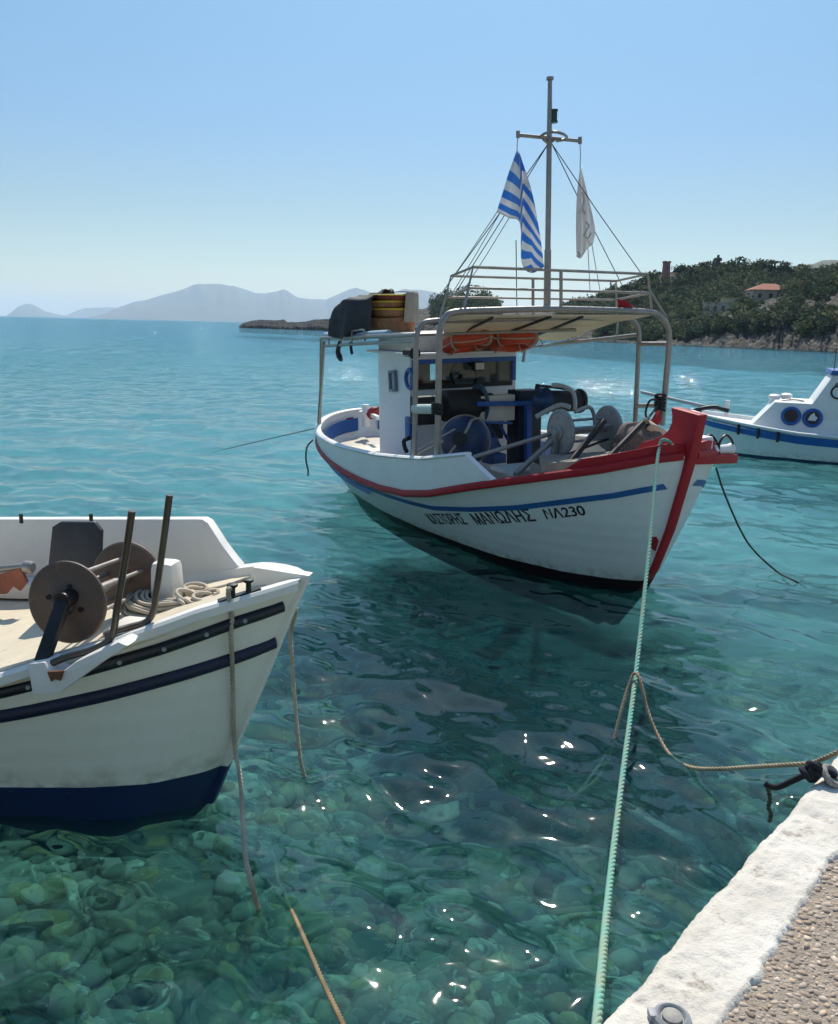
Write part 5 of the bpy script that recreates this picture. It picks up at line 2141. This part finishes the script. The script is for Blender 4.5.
SHORE = [(225, 400), (236, 385), (260, 365), (310, 335), (340, 310), (430, 300), (500, 260), (600, 212), (690, 190), (760, 178), (838, 166), (900, 152), (1000, 145)]
RIDGE = [(225, 328), (239, 326), (243, 322.6), (250, 321.2), (258, 320.6), (272, 320), (284, 320), (288, 322.5), (297, 322), (304, 322), (312, 320), (330, 319), (345, 318), (400, 314), (430, 306), (445, 299), (485, 300), (500, 308), (520, 312), (545, 310), (575, 306), (600, 299), (620, 292), (640, 284), (660, 276), (680, 275), (700, 274), (716, 274), (738, 274.5), (752, 278), (770, 280), (788, 281), (806, 282), (825, 281), (838, 279), (880, 272), (1000, 268)]
SPUR = [(225, 400), (560, 400), (590, 342), (640, 338), (668, 332), (700, 318), (735, 306), (770, 301), (800, 297), (838, 291), (900, 280), (1000, 275)]
DRIDGE = [(225, 20), (340, 25), (430, 60), (600, 85), (700, 100), (838, 100), (1000, 100)]


def ground(u, t):
    """u: bearing mark, t: 0 shore .. 1 ridge -> (x, y, z)"""
    az = azim(u)
    D0 = interp(u, SHORE)
    dr = interp(u, DRIDGE)
    D = D0 + dr * t
    hy = horizon_y(u)
    hr = (hy - interp(u, RIDGE)) * (D0 + dr) / FPX * .97 + EYE
    hr = max(hr, .4)
    D2 = D0 + dr * .36
    hs = (hy - interp(u, SPUR)) * D2 / FPX + EYE
    cl_ = .7 + 1.5 * np.clip((u - 690) / 140, 0, 1) * (.7 + .3 * math.sin(u * .13))
    base = hr * max(t, 0) ** .9
    cl_ = min(cl_, hr * .7)
    z = max(base, cl_ * min(1, t / .10))
    if hs > 0:
        if t <= .36:
            q = max(t, 0) / .36
            z = max(cl_ * min(1, max(t, 0) / .10), hs * q ** .85)
        else:
            q = (t - .36) / .64
            q = min(q, 1)
            z = hs * (1 - q) ** 1.5 + hr * q ** 1.15 - 1.5 * math.sin(math.pi * q)
            z = max(z, min(hs, hr) * .8)
    if t > 1:
        z = hr * max(0, 1 - (t - 1) * 1.2)
    if t < 0:
        z = -2
    k = min(1, max(0, t * 12)) * min(1, hr / 6)
    z += k * (.9 * nz(u * .06, t * 5, 1) + .5 * nz(u * .15, t * 12, 4))
    if t < .16 and z > 0:
        z += min(1, hr / 2) * (.55 * nz(u * .17 + t * 40, t * 30, 6) + .40 * nz(u * .42 - t * 70, t * 70, 3) + .25 * nz(u * 1.1 + t * 90, t * 120, 5))
    jag = 1 + .010 * nz(u * .12, 0, 8) + .006 * nz(u * .35, 1, 8)
    return math.sin(az) * D * jag, math.cos(az) * D * jag, z


us = np.concatenate([np.arange(239, 340, .6), np.arange(340, 560, 2.5), np.arange(560, 900, 1.0), np.arange(900, 1001, 6)])
ts = np.concatenate([[-.12, -.03, 0], np.linspace(.012, .16, 13), np.linspace(.18, 1, 30), [1.1, 1.3, 1.7, 2.0]])
V = np.array([ground(u, t) for t in ts for u in us])
m = bpy.data.materials.new('headland_rock')
m.use_nodes = True
nt = m.node_tree
N, Lk = nt.nodes.new, nt.links.new
b = nt.nodes['Principled BSDF']
tc = N('ShaderNodeTexCoord')
n1 = N('ShaderNodeTexNoise')
n1.inputs['Scale'].default_value = .35
n1.inputs['Detail'].default_value = 9
n1.inputs['Roughness'].default_value = .72
Lk(tc.outputs['Object'], n1.inputs['Vector'])
c1_ = N('ShaderNodeValToRGB')
els = c1_.color_ramp.elements
els[0].position, els[0].color = .36, (.028, .027, .023, 1)
els[1].position, els[1].color = .74, (.30, .255, .20, 1)
e = els.new(.52)
e.color = (.095, .085, .07, 1)
Lk(n1.outputs['Fac'], c1_.inputs[0])
# the low spit out to the left is of darker stone
sx_ = N('ShaderNodeSeparateXYZ')
Lk(tc.outputs['Object'], sx_.inputs[0])
mr_ = N('ShaderNodeMapRange')
mr_.inputs['From Min'].default_value = 5
mr_.inputs['From Max'].default_value = -12
Lk(sx_.outputs['X'], mr_.inputs['Value'])
md = N('ShaderNodeMixRGB')
md.blend_type = 'MULTIPLY'
md.inputs[2].default_value = (.17, .19, .22, 1)
Lk(mr_.outputs[0], md.inputs[0])
Lk(c1_.outputs[0], md.inputs[1])
Lk(md.outputs[0], b.inputs['Base Color'])
b.inputs['Roughness'].default_value = .95
n3 = N('ShaderNodeTexNoise')
n3.inputs['Scale'].default_value = 1.2
n3.inputs['Detail'].default_value = 8
Lk(tc.outputs['Object'], n3.inputs['Vector'])
bp = N('ShaderNodeBump')
bp.inputs['Strength'].default_value = 1
bp.inputs['Distance'].default_value = 1.2
Lk(n3.outputs['Fac'], bp.inputs['Height'])
Lk(bp.outputs[0], b.inputs['Normal'])
tag(npmesh('headland', V, gridfaces(len(ts), len(us)), m, smooth=False), kind='structure')


# ---- vegetation: leaf-clump crowns
def leafmat(name):
    m = bpy.data.materials.new(name)
    m.use_nodes = True
    nt = m.node_tree
    b = nt.nodes['Principled BSDF']
    at = nt.nodes.new('ShaderNodeAttribute')
    at.attribute_name = 'leaf_tone'
    nt.links.new(at.outputs['Color'], b.inputs['Base Color'])
    b.inputs['Roughness'].default_value = .9
    b.inputs['Specular IOR Level'].default_value = .1
    tr = nt.nodes.new('ShaderNodeBsdfTranslucent')
    nt.links.new(at.outputs['Color'], tr.inputs[0])
    ms = nt.nodes.new('ShaderNodeMixShader')
    ms.inputs[0].default_value = .25
    nt.links.new(b.outputs[0], ms.inputs[1])
    nt.links.new(tr.outputs[0], ms.inputs[2])
    nt.links.new(ms.outputs[0], nt.nodes['Material Output'].inputs[0])
    return m


LEAF = leafmat('foliage')
TONES = np.array([(.070, .092, .042), (.090, .112, .048), (.055, .080, .040), (.115, .125, .055), (.060, .072, .045), (.135, .135, .07), (.042, .064, .036)]) * np.array([1.12, 1.15, 1.25])


def crowns(spots, per, leaf):
    """leaf-sized quads scattered through several lobes per crown; spots: (x, y, z, rx, rz)"""
    n = len(spots)
    S = np.array(spots)
    lob = 6
    lc = RNG.normal(0, .42, (n, lob, 3))
    lc[..., 2] = np.abs(lc[..., 2]) * .8
    li = RNG.integers(0, lob, (n, per))
    d = RNG.normal(0, 1, (n, per, 3))
    d /= np.linalg.norm(d, axis=-1, keepdims=True)
    r = .52 * RNG.uniform(.35, 1.0, (n, per, 1)) ** .5
    P = np.take_along_axis(lc, li[..., None].repeat(3, -1), 1) + d * r
    P[..., :2] *= S[:, None, 3:4]
    P[..., 2] = P[..., 2] * S[:, None, 4] + S[:, None, 4] * .45
    P += S[:, None, :3]
    nr = d + RNG.normal(0, .6, d.shape)
    nr /= np.linalg.norm(nr, axis=-1, keepdims=True)
    ref = RNG.normal(0, 1, d.shape)
    e1 = np.cross(nr, ref)
    e1 /= np.linalg.norm(e1, axis=-1, keepdims=True) + 1e-9
    e2 = np.cross(nr, e1)
    sz = leaf * RNG.uniform(.5, 1.2, (n, per, 1))
    Q = np.stack([P - e1 * sz - e2 * sz * .6, P + e1 * sz - e2 * sz * .5, P + e1 * sz * .8 + e2 * sz * .7, P - e1 * sz * .7 + e2 * sz * .6], 2)
    F = np.arange(n * per * 4).reshape(-1, 4)
    base = TONES[RNG.integers(0, len(TONES), n)][:, None, :] * RNG.uniform(.7, 1.25, (n, 1, 1))
    C_ = base * RNG.uniform(.75, 1.3, (n, per, 1))
    C_ = np.concatenate([C_, np.ones((n, per, 1))], -1)
    return Q.reshape(-1, 3), F, np.repeat(C_.reshape(-1, 4), 4, 0)


def leafobj(name, spots, per, leaf, parent=None):
    V, F, C_ = crowns(spots, per, leaf)
    o = npmesh(name, V, F, LEAF, parent, smooth=False)
    a = o.data.attributes.new('leaf_tone', 'FLOAT_COLOR', 'POINT')
    a.data.foreach_set('color', C_.astype(np.float32).ravel())
    return o


HOUSES = [(763, .44, 19), (722, .40, 20), (664, 1, 5), (711, 1, 4)]
spots = []
for i in range(5200):
    u = random.uniform(425, 905) if i % 4 else random.uniform(600, 905)
    t = random.uniform(.06, 1.06)
    if u > 640 and t < .05 + .05 * max(0, nz(u * .03, 2, 1) + .3):
        continue
    if 795 < u and t < .30 and nz(u * .05, t * 6, 7) > -.05:
        continue
    if u < 600 and (t < .2 or not (432 < u < 497 or u > 560)):
        continue
    if any(abs(u - hu) < hw_ and ht - .26 < t < ht + .06 for hu, ht, hw_ in HOUSES[:2]):
        continue
    if 655 < u < 672 and t > .9:
        continue
    x, y, z = ground(u, min(t, 1))
    if t > 1:
        x, y, z = ground(u, t)
    r_ = random.choice((.7, .9, 1.1, 1.3, 1.6, 2.1)) * random.uniform(.85, 1.2) * (1.25 if u > 690 else 1) * (.8 if t > .9 else 1)
    if u < 500:
        r_ *= 1.3
    spots.append((x, y, z + .1, r_, r_ * random.uniform(.75, 1.2)))
wo = leafobj('woodland', spots, 60, .36)
tag(wo, kind='stuff')
# dark understorey under the crowns: low scrub
sp2 = [(x + random.uniform(-1, 1), y + random.uniform(-1, 1), z - .3, r_ * .8, r_ * .5) for x, y, z, r_, rz in spots[::2]]
tag(leafobj('scrub', sp2, 30, .42), kind='stuff')

BARK = mat('bark', (.09, .065, .045), .9, var=.25, vs=6)


def tree(name, label, u, t, h, rx, shape, group, per=420, leaf=.27):
    x, y, z = ground(u, t)
    o = thing(name, label, 'tree', loc=(x, y, z - .2), group=group)
    m = MB()
    lean = random.uniform(-.1, .1)
    top = Vector((lean * h, 0, h * .8))
    m.tube(catmull([(0, 0, 0), (lean * h * .2 + .05, .03, h * .3), (lean * h * .6, 0, h * .55), top], 4), [.16 * h / 5 * (1 - .06 * i) for i in range(13)], 7)
    for k in range(6):
        a = k * 1.05 + random.random()
        z0_ = h * (.35 + .07 * k)
        m.tube([(lean * z0_, 0, z0_), (lean * z0_ + math.cos(a) * rx * .4, math.sin(a) * rx * .4, z0_ + h * .12), (lean * z0_ + math.cos(a) * rx * .75, math.sin(a) * rx * .75, z0_ + h * .2)], [.06, .045, .02], 5)
    m.build('trunk', BARK, o)
    if shape == 'pine':
        lobes = [(lean * h * .7 + math.cos(k * 1.1) * rx * .45, math.sin(k * 1.1) * rx * .45, h * (.50 + .055 * k), rx * .55, h * .13) for k in range(8)]
    elif shape == 'cypress':
        lobes = [(lean * h * q, 0, h * q, rx * (1.15 - q), h * .14) for q in (.12, .28, .44, .60, .76)]
    else:
        lobes = [(math.cos(k * 1.3) * rx * .5, math.sin(k * 1.3) * rx * .5, h * (.30 + .07 * k), rx * .62, h * .2) for k in range(7)]
    leafobj('crown', lobes, per // len(lobes), leaf, o)
    return o


G = 'trees standing out on the headland skyline'
T_ = [('pine_tree', 'ragged pine on the skyline, just right of the hilltop', 752, .98, 4.0, 1.9, 'pine'),
      ('pine_tree', 'spreading skyline pine left of the narrow pointed tree', 763, .98, 4.4, 2.6, 'pine'),
      ('pointed_tree', 'narrow pointed tree on the skyline right of the spreading pine', 776, .98, 5.0, 1.6, 'broad'),
      ('pine_tree', 'low wide pine on the skyline above the red roof, right of the pointed tree', 795, .98, 3.4, 2.8, 'pine'),
      ('tall_tree', 'tall dark tree on the slope just right of the red roofed house', 797, .40, 6.8, 2.4, 'broad'),
      ('tall_tree', 'tall tree at the right picture edge, reaching above the skyline', 832, .62, 8.6, 2.4, 'broad'),
      ('bushy_tree', 'round bushy tree left of the pale terraced building', 690, .30, 4.2, 2.6, 'broad'),
      ('bushy_tree', 'dark bushy tree below the red roofed house', 748, .17, 4.8, 2.9, 'broad'),
      ('bushy_tree', 'dark tree overhanging the pale shore rocks, near the right edge', 813, .20, 5.0, 2.8, 'broad'),
      ('bushy_tree', 'large dark tree low on the slope between the two buildings', 735, .16, 4.6, 2.8, 'broad'),
      ('umbrella_pine', 'dark umbrella pine seen through the roof railing, left of the mast', 468, .98, 5.5, 5.5, 'pine')]
for a in T_:
    tree(*a, G)

# ---- houses and towers
STUCCO = mat('stucco', (.52, .40, .32), .9, var=.12, vs=.8)
TILE = mat('roof_tiles', (.42, .14, .08), .85, var=.2, vs=1.5, bump=.4, bs=6)
PALEW = mat('pale_wall', (.55, .50, .40), .9, var=.15, vs=.6)
PINK = mat('pink_stone', (.42, .16, .14), .9, var=.2, vs=1.2)
DSTONE = mat('dark_stone', (.12, .12, .10), .9, var=.25, vs=1.2)
PANE = mat('shadow_pane', (.02, .022, .025), .2)


def facing(u, t, lift=0.0):
    x, y, z = ground(u, t)
    return Vector((x, y, z + lift)), math.atan2(-x, y)


p, a = facing(763, .40)
tz = W.pt(763, 293, y=p.y).z
hs_ = thing('house', 'house with a red hipped tile roof among the trees', 'house', loc=(p.x, p.y, tz - 2.4))
hs_.rotation_euler = (0, 0, a + .25)
MB().box((0, 0, 1.4), (8.0, 6, 3.2)).build('wall', STUCCO, hs_)
m = MB()
for sx, sy, sz in ((4.5, 3.5, 3.0), ):
    P = [(-sx, -sy, sz), (sx, -sy, sz), (sx, sy, sz), (-sx, sy, sz), (-1.2, 0, sz + 1.5), (1.6, 0, sz + 1.5)]
    m.add(P, [(0, 1, 5, 4), (1, 2, 5), (2, 3, 4, 5), (3, 0, 4), (3, 2, 1, 0)])
m.build('roof', TILE, hs_, ang=10)
for x in (-2.4, 0, 2.4):
    w_ = MB().box((x, -3.02, 1.7), (1.0, .06, 1.2)).build('window', PALEW, hs_)
    MB().box((x, -3.06, 1.7), (.8, .04, 1.0)).build('pane', PANE, w_)
p, a = facing(722, .36)
tz = W.pt(722, 307, y=p.y).z
h2 = thing('terraced_house', 'pale low building with stepped terraces on the wooded slope', 'building', loc=(p.x, p.y, tz - 1.6))
h2.rotation_euler = (0, 0, a - .2)
MB().box((-1.5, 0, 1.1), (6.0, 5, 2.6)).build('wall', PALEW, h2, bevel=.05)
MB().box((2.2, 2.5, 2.3), (6.5, 5, 2.6)).build('upper_wall', mat('ochre_wall', (.42, .38, .24), .9, var=.15, vs=.7), h2, bevel=.05)
MB().box((-1.5, 0, 2.5), (6.4, 5.4, .18)).build('terrace', mat('pale_concrete', (.5, .48, .42), .9), h2)
MB().box((2.2, 2.5, 3.7), (6.9, 5.4, .18)).build('roof', mat('faded_roof', (.36, .30, .22), .9, var=.2), h2)
for x, z in ((-3.4, 1.2), (-1.6, 1.2), (.2, 1.2)):
    w_ = MB().box((x, -2.52, z), (.9, .06, 1.3)).build('window', STUCCO, h2)
    MB().box((x, -2.56, z), (.7, .04, 1.1)).build('pane', PANE, w_)
for k, (u, ytop, ybot, wpx, mm, nm, lab) in enumerate(((661, 262, 275, 7, PINK, 'ruined_tower', 'squat pink stone tower on the skyline behind the railing'), (711, 255.5, 268, 6, DSTONE, 'watch_tower', 'small dark tower with a flared top on the summit of the hill'))):
    p, a = facing(u, .97)
    zt, zb_ = W.pt(u, ytop, y=p.y).z, W.pt(u, ybot, y=p.y).z
    w_ = wpx * p.y / FPX
    tw = thing(nm, lab, 'tower', loc=(p.x, p.y, zb_ - 1))
    tw.rotation_euler = (0, 0, a + .4)
    H_ = zt - zb_ + 1
    if k == 0:
        MB().box((0, 0, H_ / 2), (w_ * .85, w_ * .85, H_), taper=.9).build('wall', mm, tw)
        m = MB()
        for sx in (-1, 1):
            for sy in (-1, 1):
                m.box((sx * w_ * .3, sy * w_ * .3, H_ + .15), (w_ * .28, w_ * .28, .3))
        m.box((0, 0, H_ - .1), (w_ * .95, w_ * .95, .2))
        m.build('battlement', mm, tw)
        MB().box((0, -w_ * .41, H_ * .65), (w_ * .2, .1, .7)).build('opening', PANE, tw)
    else:
        MB().lathe([(w_ * .42, 0), (w_ * .32, H_ * .6), (w_ * .34, H_ * .66)], (0, 0, 0), n=12).build('wall', mm, tw)
        MB().lathe([(w_ * .55, H_ * .66), (w_ * .62, H_ * .7), (w_ * .62, H_ * .84), (w_ * .5, H_ * .86), (w_ * .22, H_ * .9), (w_ * .2, H_ * 1.05)], (0, 0, 0), n=12).build('parapet', mm, tw)


# ================================================================== far islands
def island(ridge, D, thick, name, seed):
    us_ = np.arange(ridge[0][0], ridge[-1][0] + .1, 1.0)
    prof = ((-.04, 0, 0), (0, .06, .2), (.18, .30, 1), (.38, .52, 1), (.60, .75, 1), (.8, .90, .8), (1, 1, .15), (1.3, .7, .5), (1.7, 0, 0))
    V = []
    for t, hh, k in prof:
        for u in us_:
            az = azim(u)
            d_ = D + thick * t
            h = max(0, (horizon_y(u) - interp(u, ridge)) * (D + thick) / FPX)
            z = h * hh * (1 + .16 * k * nz(u * .10, t * 2.2, seed)) - (2 if hh == 0 else 0)
            V.append((math.sin(az) * d_, math.cos(az) * d_, z))
    o = npmesh(name, np.array(V), gridfaces(len(prof), len(us_)), ISL)
    tag(o, kind='structure')


ISL = mat('island_scrub', (.12, .12, .08), .95, var=.25, vs=.004)
BASE = lambda u: horizon_y(u) + .8
island([(4, 317), (8, 314.5), (14, 311), (20, 307), (26, 305.5), (32, 305.5), (38, 308), (46, 312), (55, 314), (64, 315.5), (72, 318)], 9500, 1500, 'hills', 1)
island([(60, 317.5), (70, 314), (78, 311), (86, 309), (100, 308.5), (114, 308.5), (128, 310), (150, 314), (170, 320)], 11500, 1500, 'hills', 2)
island([(84, 318.5), (104, 314), (120, 308), (135, 303.5), (150, 301), (163, 297), (176, 294), (186, 291.5), (195, 287.5), (203, 286.5), (224, 287), (234, 289), (244, 291), (256, 295), (266, 295), (276, 293.5), (284, 291.5), (289, 293.5), (298, 299), (312, 300.5), (326, 300.5), (340, 295), (350, 291), (357, 289.5), (366, 293), (384, 297), (394, 293.5), (403, 291), (414, 291.5), (425, 292), (440, 296), (470, 304), (500, 312), (540, 324)], 7200, 2200, 'hills', 3)
island([(790, 336), (800, 272), (815, 269), (838, 270), (860, 273), (900, 284), (960, 336)], 900, 300, 'hills', 4)

# ================================================================== air, sky, sun
hz = MB().box((0, 7600, 150), (36000, 20000, 340)).build('haze', [])
hz.location = (0, 0, 0)
mh = bpy.data.materials.new('air')
mh.use_nodes = True
nt = mh.node_tree
nt.nodes.remove(nt.nodes['Principled BSDF'])
pv_ = nt.nodes.new('ShaderNodeVolumePrincipled')
pv_.inputs['Color'].default_value = (.68, .84, 1.0, 1)
pv_.inputs['Density'].default_value = HAZE_D = 9e-5
pv_.inputs['Anisotropy'].default_value = .2
nt.links.new(pv_.outputs[0], nt.nodes['Material Output'].inputs['Volume'])
hz.data.materials.append(mh)
tag(hz, kind='stuff')

w = bpy.data.worlds.new('World')
sc.world = w
w.use_nodes = True
nt = w.node_tree
N, Lk = nt.nodes.new, nt.links.new
EL, AZ = R(51), R(6)
sky = N('ShaderNodeTexSky')
sky.sky_type = 'NISHITA'
sky.sun_disc = False
sky.sun_elevation = EL
sky.sun_rotation = AZ
sky.air_density = .9
sky.dust_density = .4
sky.ozone_density = 7
tc = N('ShaderNodeTexCoord')
sep = N('ShaderNodeSeparateXYZ')
Lk(tc.outputs['Generated'], sep.inputs[0])
cr = N('ShaderNodeValToRGB')
els = cr.color_ramp.elements
els[0].position, els[0].color = 0.0, (.72, .61, .46, 1)
els[1].position, els[1].color = .36, (.74, .84, .69, 1)
for q, c in ((.05, (.69, .60, .46, 1)), (.12, (.65, .60, .47, 1)), (.2, (.65, .655, .57, 1)), (.7, (1.22, 1.23, 1.06, 1))):
    e = els.new(q)
    e.color = c
Lk(sep.outputs['Z'], cr.inputs[0])
mx = N('ShaderNodeMixRGB')
mx.blend_type = 'MULTIPLY'
mx.inputs[0].default_value = 1
Lk(sky.outputs[0], mx.inputs[1])
Lk(cr.outputs[0], mx.inputs[2])
bg = nt.nodes['Background']
bg.inputs[1].default_value = .132
Lk(mx.outputs[0], bg.inputs[0])
L = bpy.data.lights.new('sun', 'SUN')
L.energy = 3.5
L.angle = R(.53)
L.color = (1, .94, .84)
lo = bpy.data.objects.new('sun', L)
COL.objects.link(lo)
d = Vector((math.sin(AZ) * math.cos(EL), math.cos(AZ) * math.cos(EL), math.sin(EL)))
lo.rotation_euler = d.to_track_quat('Z', 'Y').to_euler()

sc.view_settings.view_transform = 'Standard'
sc.view_settings.look = 'None'
sc.view_settings.exposure = .5
sc.view_settings.gamma = 1
sc.view_settings.use_curve_mapping = False
cy = sc.cycles
cy.use_denoising = True
cy.max_bounces = 10
cy.transmission_bounces = 6
cy.transparent_max_bounces = 8
cy.volume_bounces = 1
cy.diffuse_bounces = 3
cy.glossy_bounces = 4
cy.sample_clamp_indirect = 8
cy.caustics_refractive = True
cy.caustics_reflective = False
